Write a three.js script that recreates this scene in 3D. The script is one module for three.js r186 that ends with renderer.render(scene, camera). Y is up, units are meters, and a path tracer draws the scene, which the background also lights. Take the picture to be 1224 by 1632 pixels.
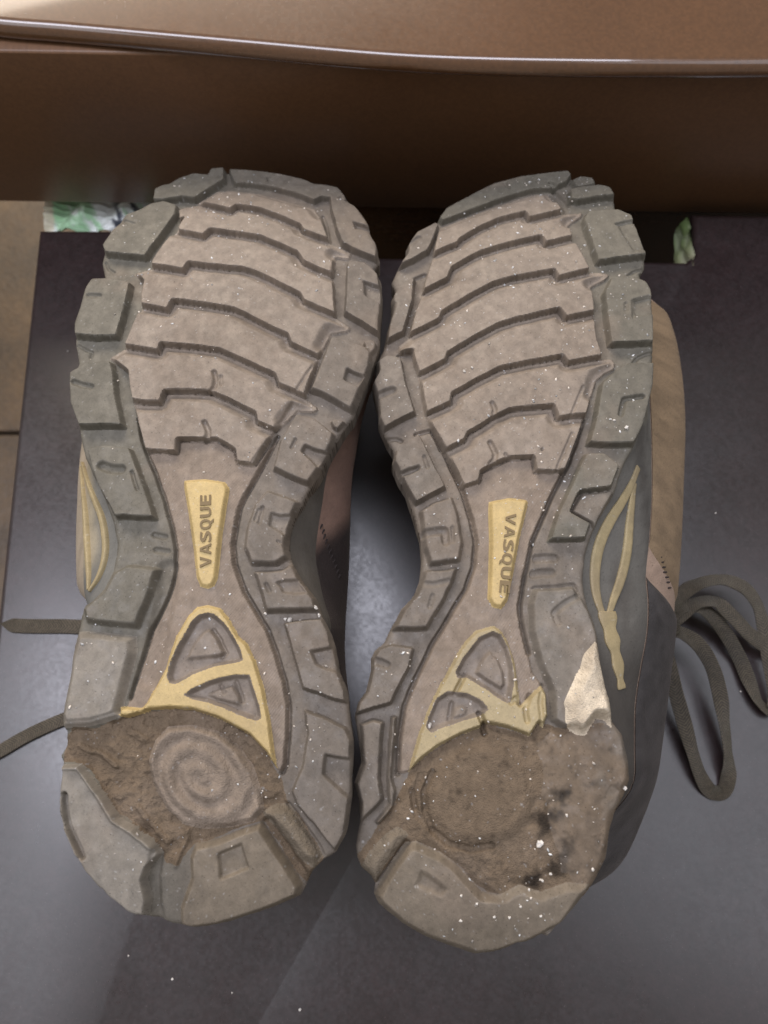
import * as THREE from 'three';
import { RectAreaLightUniformsLib } from 'three/addons/lights/RectAreaLightUniformsLib.js';
import { FontLoader } from 'three/addons/loaders/FontLoader.js';
import { TextGeometry } from 'three/addons/geometries/TextGeometry.js';
import { RoundedBoxGeometry } from 'three/addons/geometries/RoundedBoxGeometry.js';
import { mergeGeometries, mergeVertices, toCreasedNormals } from 'three/addons/utils/BufferGeometryUtils.js';

// ------------------------------------------------------------------ camera
const W = 1224, H = 1632, F = 1350, TILT = THREE.MathUtils.degToRad(14), EYE = new THREE.Vector3(0, 0.36, 0);
const camera = new THREE.PerspectiveCamera(2 * Math.atan(H / 2 / F) * 180 / Math.PI, W / H, 0.01, 20);
camera.position.copy(EYE);
camera.up.set(0, 0, -1);
camera.focus = 0.272; camera.userData.fStop = 13;
camera.lookAt(0, EYE.y - Math.cos(TILT), -Math.sin(TILT));
const scene = new THREE.Scene();
const renderer = new THREE.WebGLRenderer({ antialias: true });
renderer.setSize(768, 1024);
renderer.toneMapping = THREE.LinearToneMapping;
renderer.toneMappingExposure = 0.93;
renderer.shadowMap.enabled = true;

// ------------------------------------------------------------------ light: a soft room, daylight from above and behind the toes
const AMB = new THREE.Color().setRGB(0.3, 0.277, 0.255);
scene.background = AMB;
RectAreaLightUniformsLib.init();
function panel(name, color, intensity, w, h, at, to) {
  const l = new THREE.RectAreaLight(color, intensity, w, h);
  l.name = name; l.position.set(...at); l.lookAt(...to); scene.add(l);
  return l;
}
panel('overhead_light', new THREE.Color().setRGB(0.86, 0.87, 1.0), 11.0, 1.3, 0.34, [-0.25, 1.3, -0.29], [-0.25, 0, -0.29]);
panel('left_light', new THREE.Color().setRGB(0.86, 0.9, 1.0), 2.6, 0.8, 0.9, [-1.0, 1.3, 0.12], [-1.0, 0, 0.12]);
panel('right_light', new THREE.Color().setRGB(0.84, 0.89, 1.0), 1.7, 0.9, 0.9, [0.92, 1.3, 0.1], [0.72, 0, -0.02]);
panel('back_light', new THREE.Color().setRGB(1.0, 0.87, 0.72), 10, 0.9, 0.45, [-0.32, 0.6, -1.12], [0, 0.05, -0.08]);

// ------------------------------------------------------------------ helpers
let seed = 7;
const rnd = () => { seed = (seed * 1664525 + 1013904223) >>> 0; return seed / 4294967296; };
const clamp = (x, a, b) => Math.min(b, Math.max(a, x));
const lerp = (a, b, t) => a + (b - a) * t;
const sm = (a, b, x) => { const t = clamp((x - a) / (b - a), 0, 1); return t * t * (3 - 2 * t); };
function hash(i, j, k) { let n = (i * 374761393 + j * 668265263 + k * 974711) | 0; n = Math.imul(n ^ (n >>> 13), 1274126177); return ((n ^ (n >>> 16)) >>> 0) / 4294967295; }
function vnoise(x, y, k = 0) {
  const i = Math.floor(x), j = Math.floor(y), u = x - i, v = y - j, a = u * u * (3 - 2 * u), b = v * v * (3 - 2 * v);
  return lerp(lerp(hash(i, j, k), hash(i + 1, j, k), a), lerp(hash(i, j + 1, k), hash(i + 1, j + 1, k), a), b) * 2 - 1;
}
function fbm(x, y, o = 4, k = 0) { let s = 0, a = 0.5; for (let n = 0; n < o; n++) { s += a * vnoise(x, y, k + n * 17); x *= 2.03; y *= 2.03; a *= 0.5; } return s; }
const taken = {};
const numbered = (n) => { const k = (taken[n] = (taken[n] ?? -1) + 1); return k ? `${n}_${String(k).padStart(3, '0')}` : n; };
function tag(o, label, category, group, kind) { o.userData.label = label; if (category) o.userData.category = category; if (group) o.userData.group = group; if (kind) o.userData.kind = kind; return o; }
function mesh(name, geo, mat, parent = scene) {
  const m = new THREE.Mesh(geo, mat); m.name = parent === scene ? numbered(name) : name; m.castShadow = m.receiveShadow = true; parent.add(m); return m;
}
// a sight line through a point of the photograph, used to measure where that point lies in the place
const DIR = new THREE.Vector3(0, -Math.cos(TILT), -Math.sin(TILT)), UPV = new THREE.Vector3(0, Math.sin(TILT), -Math.cos(TILT));
function sight(px, py) { const r = DIR.clone().multiplyScalar(F).addScaledVector(UPV, -(py - H / 2)); r.x += px - W / 2; return r.normalize(); }
function onLevel(px, py, y) { const r = sight(px, py); return EYE.clone().addScaledVector(r, (y - EYE.y) / r.y); }
function onSurface(px, py, fn) { let y = 0.08, p; for (let k = 0; k < 40; k++) { p = onLevel(px, py, y); y = lerp(y, fn(p.x, p.z), 0.7); } return p; }

function noiseTexture(n, fn, color) {
  const d = new Uint8Array(n * n * 4);
  for (let j = 0; j < n; j++) for (let i = 0; i < n; i++) {
    const c = fn(i / n, j / n); const o = (j * n + i) * 4;
    if (Array.isArray(c)) { d[o] = clamp(c[0], 0, 1) * 255; d[o + 1] = clamp(c[1], 0, 1) * 255; d[o + 2] = clamp(c[2], 0, 1) * 255; } else d[o] = d[o + 1] = d[o + 2] = clamp(c, 0, 1) * 255;
    d[o + 3] = 255;
  }
  const t = new THREE.DataTexture(d, n, n); t.wrapS = t.wrapT = THREE.RepeatWrapping; t.magFilter = THREE.LinearFilter; t.minFilter = THREE.LinearMipmapLinearFilter; t.generateMipmaps = true;
  if (color) t.colorSpace = THREE.SRGBColorSpace; t.needsUpdate = true; return t;
}
function tnoise(u, v, f, k = 0) { // repeats at u, v = 1
  const x = u * f, y = v * f, i = Math.floor(x), j = Math.floor(y), a0 = x - i, b0 = y - j, a = a0 * a0 * (3 - 2 * a0), b = b0 * b0 * (3 - 2 * b0), m = (q) => ((q % f) + f) % f;
  return lerp(lerp(hash(m(i), m(j), k), hash(m(i + 1), m(j), k), a), lerp(hash(m(i), m(j + 1), k), hash(m(i + 1), m(j + 1), k), a), b);
}
const tf = (u, v, f, k) => tnoise(u, v, f, k) * 0.5 + tnoise(u, v, f * 2, k + 5) * 0.27 + tnoise(u, v, f * 4, k + 9) * 0.15 + tnoise(u, v, f * 8, k + 11) * 0.08;

// ------------------------------------------------------------------ materials
const gritBump = noiseTexture(512, (u, v) => 0.5 * tf(u, v, 24, 3) + 0.5 * tnoise(u, v, 128, 8));
const gritRough = noiseTexture(512, (u, v) => 0.6 + 0.3 * sm(0.3, 0.65, tf(u, v, 9, 21)) + 0.15 * (tnoise(u, v, 90, 25) - 0.5));
const hatchBump = noiseTexture(512, (u, v) => 0.55 * (0.5 + 0.5 * Math.sin(2 * Math.PI * (u * 34 + v * 24))) + 0.45 * tf(u, v, 30, 5));
const clothBump = noiseTexture(256, (u, v) => 0.5 + 0.28 * Math.sin(2 * Math.PI * (u * 24 + v * 24)) * Math.sin(2 * Math.PI * (u * 24 - v * 24)) + 0.2 * (tnoise(u, v, 64, 4) - 0.5));
function scratched(n, k, count, pale) { // fine grain, pores and scratches, as shares of a colour
  const a = new Float32Array(n * n); const r0 = seed; seed = k;
  for (let j = 0; j < n; j++) for (let i = 0; i < n; i++) a[j * n + i] = 0.86 + 0.1 * (tnoise(i / n, j / n, n / 4, k) - 0.5) + 0.1 * (tnoise(i / n, j / n, n / 12, k + 3) - 0.5) + 0.07 * (hash(i, j, k) - 0.5);
  for (let s = 0; s < count; s++) { let x = rnd() * n, y = rnd() * n, t = rnd() * 6.3, l = 10 + rnd() * rnd() * 130, v = (rnd() < pale ? 1 : -1) * (0.05 + 0.13 * rnd()); for (let q = 0; q < l; q++) { x += Math.cos(t); y += Math.sin(t); t += (rnd() - 0.5) * 0.04; a[(((y | 0) % n + n) % n) * n + (((x | 0) % n + n) % n)] += v; } }
  for (let s = 0; s < count * 1.5; s++) { const x = rnd() * n | 0, y = rnd() * n | 0, r = 1 + (rnd() * 2.4 | 0), v = -0.1 - 0.25 * rnd(); for (let q = -r; q <= r; q++) for (let w = -r; w <= r; w++) if (q * q + w * w <= r * r) a[((y + q + n) % n) * n + (x + w + n) % n] += v; }
  seed = r0; return a;
}
const rubberGrain = scratched(1024, 31, 900, 0.65), rubberMap = noiseTexture(1024, (u, v) => Math.pow(clamp(rubberGrain[Math.round(v * 1024) * 1024 + Math.round(u * 1024)], 0.1, 1), 0.45), true); rubberMap.repeat.set(0.6, 0.6);
const rubberScar = noiseTexture(1024, (u, v) => rubberGrain[Math.round(v * 1024) * 1024 + Math.round(u * 1024)]); rubberScar.repeat.set(0.6, 0.6);
const weaveMap = noiseTexture(256, (u, v) => { const d = 0.5 + 0.5 * Math.sin(2 * Math.PI * (u * 20 + Math.abs(v - 0.5) * 14)), k = 0.55 + 0.4 * d + 0.25 * (tnoise(u, v, 40, 3) - 0.5); return [0.42 * k, 0.385 * k, 0.33 * k]; }, true);
const M = {
  rubber: new THREE.MeshPhysicalMaterial({ vertexColors: true, map: rubberMap, roughness: 0.92, roughnessMap: gritRough, bumpMap: rubberScar, bumpScale: 0.00022, specularIntensity: 0.9 }),
  hatch: new THREE.MeshPhysicalMaterial({ vertexColors: true, map: rubberMap, roughness: 1, roughnessMap: gritRough, bumpMap: hatchBump, bumpScale: 0.00007, specularIntensity: 0.7 }),
  foam: new THREE.MeshPhysicalMaterial({ vertexColors: true, map: rubberMap, roughness: 0.95, bumpMap: gritBump, bumpScale: 0.0004, specularIntensity: 0.4 }),
  plastic: new THREE.MeshPhysicalMaterial({ vertexColors: true, map: rubberMap, roughness: 0.55, bumpMap: gritBump, bumpScale: 0.00008, specularIntensity: 0.9 }),
  ink: new THREE.MeshStandardMaterial({ color: new THREE.Color().setRGB(0.17, 0.12, 0.055), roughness: 0.7 }),
  leather: new THREE.MeshPhysicalMaterial({ vertexColors: true, map: rubberMap, roughness: 0.85, bumpMap: rubberScar, bumpScale: 0.0006, sheen: 0.3, sheenRoughness: 0.6, sheenColor: new THREE.Color().setRGB(0.5, 0.42, 0.35) }),
  lace: new THREE.MeshPhysicalMaterial({ map: weaveMap, roughness: 0.42, bumpMap: clothBump, bumpScale: 0.0005, sheen: 0.4, sheenRoughness: 0.5, sheenColor: new THREE.Color().setRGB(0.5, 0.52, 0.4) }),
  thread: new THREE.MeshStandardMaterial({ color: new THREE.Color().setRGB(0.03, 0.022, 0.02), roughness: 0.9 }),
  grit: new THREE.MeshPhysicalMaterial({ vertexColors: true, roughness: 0.3 }),
  paleStone: new THREE.MeshPhysicalMaterial({ color: new THREE.Color().setRGB(0.66, 0.62, 0.56), roughness: 0.4 }),
};

// ------------------------------------------------------------------ the sole of a shoe, a sheet of relief on its own plan
const STEP = 0.00036;
function spline1(xs, ys) { // smooth curve through points
  const n = xs.length, d = [], m = [];
  for (let i = 0; i < n - 1; i++) d.push((ys[i + 1] - ys[i]) / (xs[i + 1] - xs[i]));
  m.push(d[0]); for (let i = 1; i < n - 1; i++) m.push((d[i - 1] + d[i]) / 2); m.push(d[n - 2]);
  return (x) => {
    if (x <= xs[0]) return ys[0] + m[0] * (x - xs[0]);
    if (x >= xs[n - 1]) return ys[n - 1] + m[n - 1] * (x - xs[n - 1]);
    let i = 0; while (x > xs[i + 1]) i++;
    const h = xs[i + 1] - xs[i], t = (x - xs[i]) / h, t2 = t * t, t3 = t2 * t;
    return ys[i] * (2 * t3 - 3 * t2 + 1) + m[i] * h * (t3 - 2 * t2 + t) + ys[i + 1] * (3 * t2 - 2 * t3) + m[i + 1] * h * (t3 - t2);
  };
}
const profile = spline1([0, 0.05, 0.14, 0.32, 0.5, 0.65, 0.8, 0.9, 1.0], [0.1, 0.107, 0.110, 0.109, 0.102, 0.093, 0.080, 0.068, 0.052]);
function soleForm(xc, slant, roll, lift) {
  return (x, z) => {
    const t = (0.066 - z) / 0.292, u = x - xc - slant * z;
    return lift + profile(t) + roll * u - 0.9 * u * u;
  };
}
function pairs(a) { const o = []; for (let i = 0; i < a.length; i += 2) o.push([a[i], a[i + 1]]); return o; }
function densify(pts, closed, step, wob, k, cut = 0.0012) {
  // cut corners a little, then points every step metres with a worn, uneven line
  const n = pts.length, r = [];
  for (let i = 0; i < n; i++) {
    const p = pts[i], a = pts[(i - 1 + n) % n], b = pts[(i + 1) % n];
    if (!closed && (i === 0 || i === n - 1)) { r.push(p); continue; }
    const la = Math.hypot(a[0] - p[0], a[1] - p[1]), lb = Math.hypot(b[0] - p[0], b[1] - p[1]), ca = Math.min(cut, la * 0.33) / (la || 1), cb = Math.min(cut, lb * 0.33) / (lb || 1);
    r.push([lerp(p[0], a[0], ca), lerp(p[1], a[1], ca)], [lerp(p[0], (a[0] + b[0]) / 2, 0.12 * Math.min(ca, cb)), lerp(p[1], (a[1] + b[1]) / 2, 0.12 * Math.min(ca, cb))], [lerp(p[0], b[0], cb), lerp(p[1], b[1], cb)]);
  }
  const o = [], m = r.length;
  for (let i = 0; i < (closed ? m : m - 1); i++) {
    const a = r[i], b = r[(i + 1) % m], l = Math.hypot(b[0] - a[0], b[1] - a[1]), s = Math.max(1, Math.round(l / step));
    for (let q = 0; q < s; q++) o.push([lerp(a[0], b[0], q / s), lerp(a[1], b[1], q / s)]);
  }
  if (!closed) o.push(r[m - 1]);
  return o.map(([x, z]) => [x + wob * fbm(x * 260, z * 260, 3, k), z + wob * fbm(x * 260 + 50, z * 260, 3, k + 1)]);
}
function bbox(p) { let a = 9, b = 9, c = -9, d = -9; for (const [x, z] of p) { a = Math.min(a, x); b = Math.min(b, z); c = Math.max(c, x); d = Math.max(d, z); } return [a, b, c, d]; }
const near = { d: 0, x: 0, z: 0 };
function toLine(p, x, z, closed) { // distance to a line of points; positive inside when closed
  const n = p.length; let best = 1e9, bx = 0, bz = 0, inside = false;
  for (let i = closed ? 0 : 1, j = closed ? n - 1 : 0; i < n; j = i++) {
    const ax = p[j][0], az = p[j][1], ex = p[i][0] - ax, ez = p[i][1] - az, wx = x - ax, wz = z - az;
    const t = clamp((wx * ex + wz * ez) / (ex * ex + ez * ez || 1e-18), 0, 1), qx = wx - ex * t, qz = wz - ez * t, d = qx * qx + qz * qz;
    if (d < best) { best = d; bx = ax + ex * t; bz = az + ez * t; }
    if (closed && (az > z) !== (p[i][1] > z) && x < ax + (z - az) / (p[i][1] - az) * ex) inside = !inside;
  }
  near.x = bx; near.z = bz; near.d = Math.sqrt(best) * (closed && !inside ? -1 : 1);
  return near.d;
}
/* features, in order: {part, pts, h, wall} raises or sinks the inside of an outline to h millimetres; {line, w, depth} cuts a line;
   {up, low, ...} a tread bar between two lines; col colours a part; rough gives it millimetres of unevenness; form(x, z, d) adds to h */
function buildSole(root, form, outlinePx, feats, colorOf) {
  const toPlan = (px) => pairs(px).map(([x, y]) => { const p = onSurface(x, y, form); return [p.x, p.z]; });
  const out = densify(toPlan(outlinePx), true, 0.0016, 0.0003, 3, 0.0018), ob = bbox(out);
  const F2 = feats.map((f, i) => {
    const g = { ...f };
    if (f.bar) { const up = toPlan(f.up), low = toPlan(f.low); g.upLine = densify(up, false, 0.0015, 0.0002, 20); g.poly = densify([...up, ...low.slice().reverse()], true, 0.0015, 0.0002, 20, 0.0007); }
    else if (f.line) g.poly = densify(toPlan(f.line), false, 0.0015, 0.00025, 40 + i);
    else g.poly = densify(toPlan(f.pts), true, 0.0015, f.wob ?? 0.0003, 60 + i, f.cut ?? 0.0012);
    g.box = bbox(g.poly); return g;
  });
  const nx = Math.ceil((ob[2] - ob[0]) / STEP) + 3, nz = Math.ceil((ob[3] - ob[1]) / STEP) + 3, x0 = ob[0] - STEP, z0 = ob[1] - STEP;
  const N = nx * nz, X = new Float32Array(N), Z = new Float32Array(N), Y = new Float32Array(N), moved = new Uint8Array(N);
  for (let j = 0; j < nz; j++) for (let i = 0; i < nx; i++) { X[j * nx + i] = x0 + i * STEP; Z[j * nx + i] = z0 + j * STEP; }
  const overBox = (b, m, fn) => {
    const i0 = clamp(Math.floor((b[0] - m - x0) / STEP), 0, nx - 1), i1 = clamp(Math.ceil((b[2] + m - x0) / STEP), 0, nx - 1), j0 = clamp(Math.floor((b[1] - m - z0) / STEP), 0, nz - 1), j1 = clamp(Math.ceil((b[3] + m - z0) / STEP), 0, nz - 1);
    for (let j = j0; j <= j1; j++) for (let i = i0; i <= i1; i++) fn(j * nx + i);
  };
  const snap = (poly, box, wall) => overBox(box, STEP, (k) => {
    if (moved[k]) return;
    const d = toLine(poly, X[k], Z[k], true);
    if (Math.abs(d) < STEP * 0.55) { X[k] = near.x; Z[k] = near.z; moved[k] = 1; }
    else if (wall && Math.abs(d - wall) < STEP * 0.5) { const q = wall / d; X[k] = near.x + (X[k] - near.x) * q; Z[k] = near.z + (Z[k] - near.z) * q; moved[k] = 2; }
  });
  snap(out, ob);
  for (const f of F2) if (f.part) snap(f.poly, f.box, (f.wall ?? 0.6) <= 1 ? (f.wall ?? 0.6) / 1000 : 0);
  const D = new Float32Array(N), Hh = new Float32Array(N).fill(-0.0042), top = new Int16Array(N).fill(-1);
  for (let k = 0; k < N; k++) D[k] = toLine(out, X[k], Z[k], true) + (moved[k] === 1 ? 1e-7 : 0);
  F2.forEach((f, n) => {
    const wall = (f.wall ?? 0.6) / 1000, hh = (f.h ?? 0) / 1000;
    if (f.line) { const w = f.w / 1000; overBox(f.box, w, (k) => { const d = toLine(f.poly, X[k], Z[k], false); if (d < w) Hh[k] -= f.depth / 1000 * (1 - sm(w * 0.35, w, d)); }); return; }
    overBox(f.box, 0, (k) => {
      const d = toLine(f.poly, X[k], Z[k], true);
      if (d <= 0) return;
      let t = hh, w = 0.35 * sm(0, wall, d) + 0.65 * clamp(d / wall, 0, 1);
      if (f.bar) {
        const d1 = toLine(f.upLine, X[k], Z[k], false);
        t = hh - 0.0028 * (1 - sm(0.0010, 0.0044, d1)) - 0.0005 * (1 - sm(0.003, 0.010, d1));
        if (d1 < d * 1.05) w = 1;   // no wall along the upper line, the bar rises there by its ramp
      }
      if (f.rough) t += f.rough / 1000 * fbm(X[k] * (f.grain ?? 180), Z[k] * (f.grain ?? 180), 5, 9 + n);
      if (f.form) t += f.form(X[k], Z[k], d) / 1000;
      Hh[k] = lerp(Hh[k], t, w);
      if (f.part || f.mark) top[k] = n;
    });
  });
  for (let k = 0; k < N; k++) {
    const d = Math.max(0, D[k]), r = 0.0019;
    Hh[k] += 0.00016 * fbm(X[k] * 120, Z[k] * 120, 3, 71) - (d < r ? (r - Math.sqrt(Math.max(0, r * r - (r - d) * (r - d)))) * 0.95 : 0);
    Y[k] = form(X[k], Z[k]) + Hh[k];
  }
  // cells, each given to the last feature round its middle
  const label = new Int16Array((nx - 1) * (nz - 1)).fill(-2);
  const ok = (k) => D[k] >= -1e-6;
  for (let j = 0; j < nz - 1; j++) for (let i = 0; i < nx - 1; i++) { const k = j * nx + i; if (ok(k) && ok(k + 1) && ok(k + nx) && ok(k + nx + 1)) label[j * (nx - 1) + i] = -1; }
  F2.forEach((f, n) => {
    if (!f.part) return;
    overBox(f.box, 0, (k) => {
      const i = k % nx, j = (k - i) / nx; if (i >= nx - 1 || j >= nz - 1) return; const c = j * (nx - 1) + i; if (label[c] === -2) return;
      if (toLine(f.poly, (X[k] + X[k + 1] + X[k + nx] + X[k + nx + 1]) / 4, (Z[k] + Z[k + 1] + Z[k + nx] + Z[k + nx + 1]) / 4, true) > 0) label[c] = n;
    });
  });
  // normals of the whole sheet, so that parts meet without a seam
  const nrm = new Float32Array(N * 3);
  const face = (a, b, c) => {
    const ux = X[b] - X[a], uy = Y[b] - Y[a], uz = Z[b] - Z[a], vx = X[c] - X[a], vy = Y[c] - Y[a], vz = Z[c] - Z[a], px0 = uy * vz - uz * vy, py0 = uz * vx - ux * vz, pz0 = ux * vy - uy * vx, ln = Math.hypot(px0, py0, pz0) || 1, wt = 0.7 + 0.3 * Math.abs(py0) / ln, px = px0 * wt, py = py0 * wt, pz = pz0 * wt;
    for (const q of [a, b, c]) { nrm[q * 3] += px; nrm[q * 3 + 1] += py; nrm[q * 3 + 2] += pz; }
  };
  const cells = {};
  for (let j = 0; j < nz - 1; j++) for (let i = 0; i < nx - 1; i++) {
    const l = label[j * (nx - 1) + i]; if (l === -2) continue;
    const a = j * nx + i, b = a + 1, c = a + nx, d = c + 1;
    if (Math.abs(Y[a] - Y[d]) < Math.abs(Y[b] - Y[c])) { face(a, d, b); face(a, c, d); (cells[l] ??= []).push(a, d, b, a, c, d); } else { face(a, c, b); face(b, c, d); (cells[l] ??= []).push(a, c, b, b, c, d); }
  }
  // the rubber edge that goes down all round
  const edge = {}, lab = (i, j) => (i < 0 || j < 0 || i >= nx - 1 || j >= nz - 1 ? -2 : label[j * (nx - 1) + i]);
  for (let j = 0; j < nz - 1; j++) for (let i = 0; i < nx - 1; i++) {
    const l = lab(i, j); if (l === -2) continue; const a = j * nx + i, b = a + 1, c = a + nx, d = c + 1;
    if (lab(i, j - 1) === -2) (edge[l] ??= []).push(a, b); if (lab(i, j + 1) === -2) (edge[l] ??= []).push(d, c);
    if (lab(i - 1, j) === -2) (edge[l] ??= []).push(c, a); if (lab(i + 1, j) === -2) (edge[l] ??= []).push(b, d);
  }
  const made = {};
  for (const key of Object.keys(cells)) {
    const l = +key, f = l < 0 ? { part: 'outsole' } : F2[l], map = new Map(), pos = [], nor = [], uv = [], col = [], idx = [];
    const put = (k, dy = 0, nn = null) => {
      const nl = nn ? 1 : Math.hypot(nrm[k * 3], nrm[k * 3 + 1], nrm[k * 3 + 2]) || 1;
      pos.push(X[k], Y[k] + dy, Z[k]);
      if (nn) nor.push(...nn); else nor.push(nrm[k * 3] / nl, nrm[k * 3 + 1] / nl, nrm[k * 3 + 2] / nl);
      uv.push(X[k] / 0.03, (Z[k] + dy) / 0.03);
      col.push(...colorOf(X[k], Z[k], f)); return pos.length / 3 - 1;
    };
    for (const k of cells[key]) { let m = map.get(k); if (m === undefined) { m = put(k); map.set(k, m); } idx.push(m); }
    const e = edge[key] ?? [];
    for (let q = 0; q < e.length; q += 2) {
      const a = e[q], b = e[q + 1], ex = X[b] - X[a], ez = Z[b] - Z[a], el = Math.hypot(ex, ez) || 1, n = [ez / el, 0.05, -ex / el];
      const outw = [e.length && n[0], n[1], n[2]];
      const i0 = put(a, 0, outw), i1 = put(b, 0, outw), i2 = put(a, -0.0085, outw), i3 = put(b, -0.0085, outw);
      idx.push(i0, i1, i2, i1, i3, i2);
    }
    const g = new THREE.BufferGeometry();
    g.setAttribute('position', new THREE.Float32BufferAttribute(pos, 3)); g.setAttribute('normal', new THREE.Float32BufferAttribute(nor, 3));
    g.setAttribute('uv', new THREE.Float32BufferAttribute(uv, 2)); g.setAttribute('color', new THREE.Float32BufferAttribute(col, 3)); g.setIndex(idx);
    const m = mesh(f.part, g, f.mat ?? M.rubber, root);
    if (f.note) m.userData.label = f.note;
    if (f.key) made[f.key] = m;
  }
  // height of the finished sole over any point of its plan
  const heightAt = (x, z) => { const i = clamp(Math.round((x - x0) / STEP), 0, nx - 1), j = clamp(Math.round((z - z0) / STEP), 0, nz - 1); return Y[j * nx + i]; };
  return { out, made, heightAt, form, at: (px, py) => { const p = onSurface(px, py, form); p.y = heightAt(p.x, p.z); return p; } };
}

// ------------------------------------------------------------------ sides of a shoe: midsole and upper below the sole
function buildBody(root, sole, axis, tables, paint) {
  const o = sole.out, n = o.length, L = []; let total = 0;
  for (let i = 0; i < n; i++) { L.push(total); const a = o[i], b = o[(i + 1) % n]; total += Math.hypot(b[0] - a[0], b[1] - a[1]); }
  const NS = 220, ring = [];
  for (let s = 0, i = 0; s < NS; s++) { const t = s / NS * total; while (i < n - 1 && L[i + 1] <= t) i++; const l = (i === n - 1 ? total : L[i + 1]) - L[i], q = (t - L[i]) / l, a = o[i], b = o[(i + 1) % n]; ring.push([lerp(a[0], b[0], q), lerp(a[1], b[1], q)]); }
  const smooth = ring.map((_, i) => { let x = 0, z = 0, w = 0; for (let q = -7; q <= 7; q++) { const g = Math.exp(-q * q / 22), p = ring[(i + q + NS) % NS]; x += p[0] * g; z += p[1] * g; w += g; } return [x / w, z / w]; });
  const ins = (i, m) => { const a = smooth[(i - 3 + NS) % NS], b = smooth[(i + 3) % NS], ex = b[0] - a[0], ez = b[1] - a[1], l = Math.hypot(ex, ez), sx = -ez / l, sz = ex / l, p = smooth[i], c = [p[0] + sx * m, p[1] + sz * m]; return toLine(o, c[0], c[1], true) > toLine(o, p[0] - sx * m, p[1] - sz * m, true) ? c : [p[0] - sx * m, p[1] - sz * m]; };
  const curve = (t, y) => { if (!t) return null; const p = pairs(t).map(([a, b]) => onLevel(a, b, y)).sort((a, b) => a.z - b.z); return { z0: p[0].z, z1: p[p.length - 1].z, x: spline1(p.map((v) => v.z), p.map((v) => v.x)) }; };
  const T = { ml: curve(tables.ml, tables.ym ?? 0.08), mr: curve(tables.mr, tables.ymr ?? tables.ym ?? 0.08), ul: curve(tables.ul, 0.05), ur: curve(tables.ur, 0.05) };
  const bulge = (c, p) => { if (!c) return p[0]; const fade = 0.02, w = sm(c.z0 - fade, c.z0 + 0.002, p[1]) * (1 - sm(c.z1 - 0.002, c.z1 + fade, p[1])); return lerp(p[0], c.x(clamp(p[1], c.z0, c.z1)), w); };
  const rows = 26, P = [], R = [];
  for (let i = 0; i < NS; i++) {
    const p0 = ins(i, 0.0022), left = smooth[i][0] < axis(smooth[i][1]), y0 = sole.form(smooth[i][0], smooth[i][1]);
    const pm = ins(i, left ? tables.insL ?? 0.002 : tables.insR ?? 0.002), pu = ins(i, left ? (tables.insL ?? 0.002) + 0.002 : (tables.insR ?? 0.002) + 0.002), pb = ins(i, 0.016);
    pm[0] = bulge(left ? T.ml : T.mr, pm); pu[0] = bulge(left ? T.ul : T.ur, pu);
    if ((left && T.ul) || (!left && T.ur)) pb[0] = lerp(pb[0], pu[0] + (left ? 0.012 : -0.012), 0.6);
    const ym = y0 - 0.022, yu = Math.min(0.05, y0 * 0.5);
    P.push([[p0[0], y0 - 0.0068, p0[1]], [pm[0], ym, pm[1]], [pu[0], yu, pu[1]], [pb[0], 0.002, pb[1]]]); R.push(left);
  }
  const at = (i, v) => { // v: 0 sole edge, 1 end of midsole, 2 widest upper, 3 board
    const q = P[((i % NS) + NS) % NS], k = Math.min(2, Math.floor(v)), t = v - k, a = q[Math.max(0, k - 1)], b = q[k], c = q[k + 1], d = q[Math.min(3, k + 2)], r = [];
    for (let e = 0; e < 3; e++) { const mb = k === 0 ? c[e] - b[e] : (c[e] - a[e]) / 2, mc = k === 2 ? c[e] - b[e] : (d[e] - b[e]) / 2, t2 = t * t, t3 = t2 * t; r.push(b[e] * (2 * t3 - 3 * t2 + 1) + mb * 0.8 * (t3 - 2 * t2 + t) + c[e] * (3 * t2 - 2 * t3) + mc * 0.8 * (t3 - t2)); }
    return r;
  };
  const vs = []; for (let k = 0; k <= 10; k++) vs.push(k / 10); for (let k = 1; k <= rows - 10; k++) vs.push(1 + 2 * k / (rows - 10));
  const G = { pos: [], uv: [] };
  for (const v of vs) for (let i = 0; i <= NS; i++) { const p = at(i, v); G.pos.push(...p); G.uv.push((p[2] + p[0] * 0.3) / 0.03, v * 0.025 / 0.03); }
  const parts = {};
  for (let r = 0; r < vs.length - 1; r++) for (let i = 0; i < NS; i++) {
    const a = r * (NS + 1) + i, b = a + 1, c = a + NS + 1, d = c + 1, mid = at(i + 0.0, (vs[r] + vs[r + 1]) / 2);
    (parts[paint.part(mid, (vs[r] + vs[r + 1]) / 2, R[i])] ??= []).push(a, b, c, b, d, c);
  }
  const whole = new THREE.BufferGeometry(); whole.setAttribute('position', new THREE.Float32BufferAttribute(G.pos, 3)); whole.setIndex(Object.values(parts).flat()); whole.computeVertexNormals();
  const wn = whole.attributes.normal.array, W1 = NS + 1;
  for (let r = 0; r < vs.length; r++) { const a = r * W1 * 3, b = (r * W1 + NS) * 3; for (let e = 0; e < 3; e++) { const s = wn[a + e] + wn[b + e]; wn[a + e] = wn[b + e] = s / 2; } }
  // the ring may run either way round; make the normals point outwards
  let sign = 0; for (let i = 0; i < NS; i += 9) { const k = (12 * W1 + i) * 3, cx = axis(G.pos[k + 2]); sign += (G.pos[k] - cx) * wn[k]; }
  if (sign < 0) { for (let k = 0; k < wn.length; k++) wn[k] *= -1; for (const key in parts) { const q = parts[key]; for (let k = 0; k < q.length; k += 3) [q[k + 1], q[k + 2]] = [q[k + 2], q[k + 1]]; } }
  const made = {};
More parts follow.
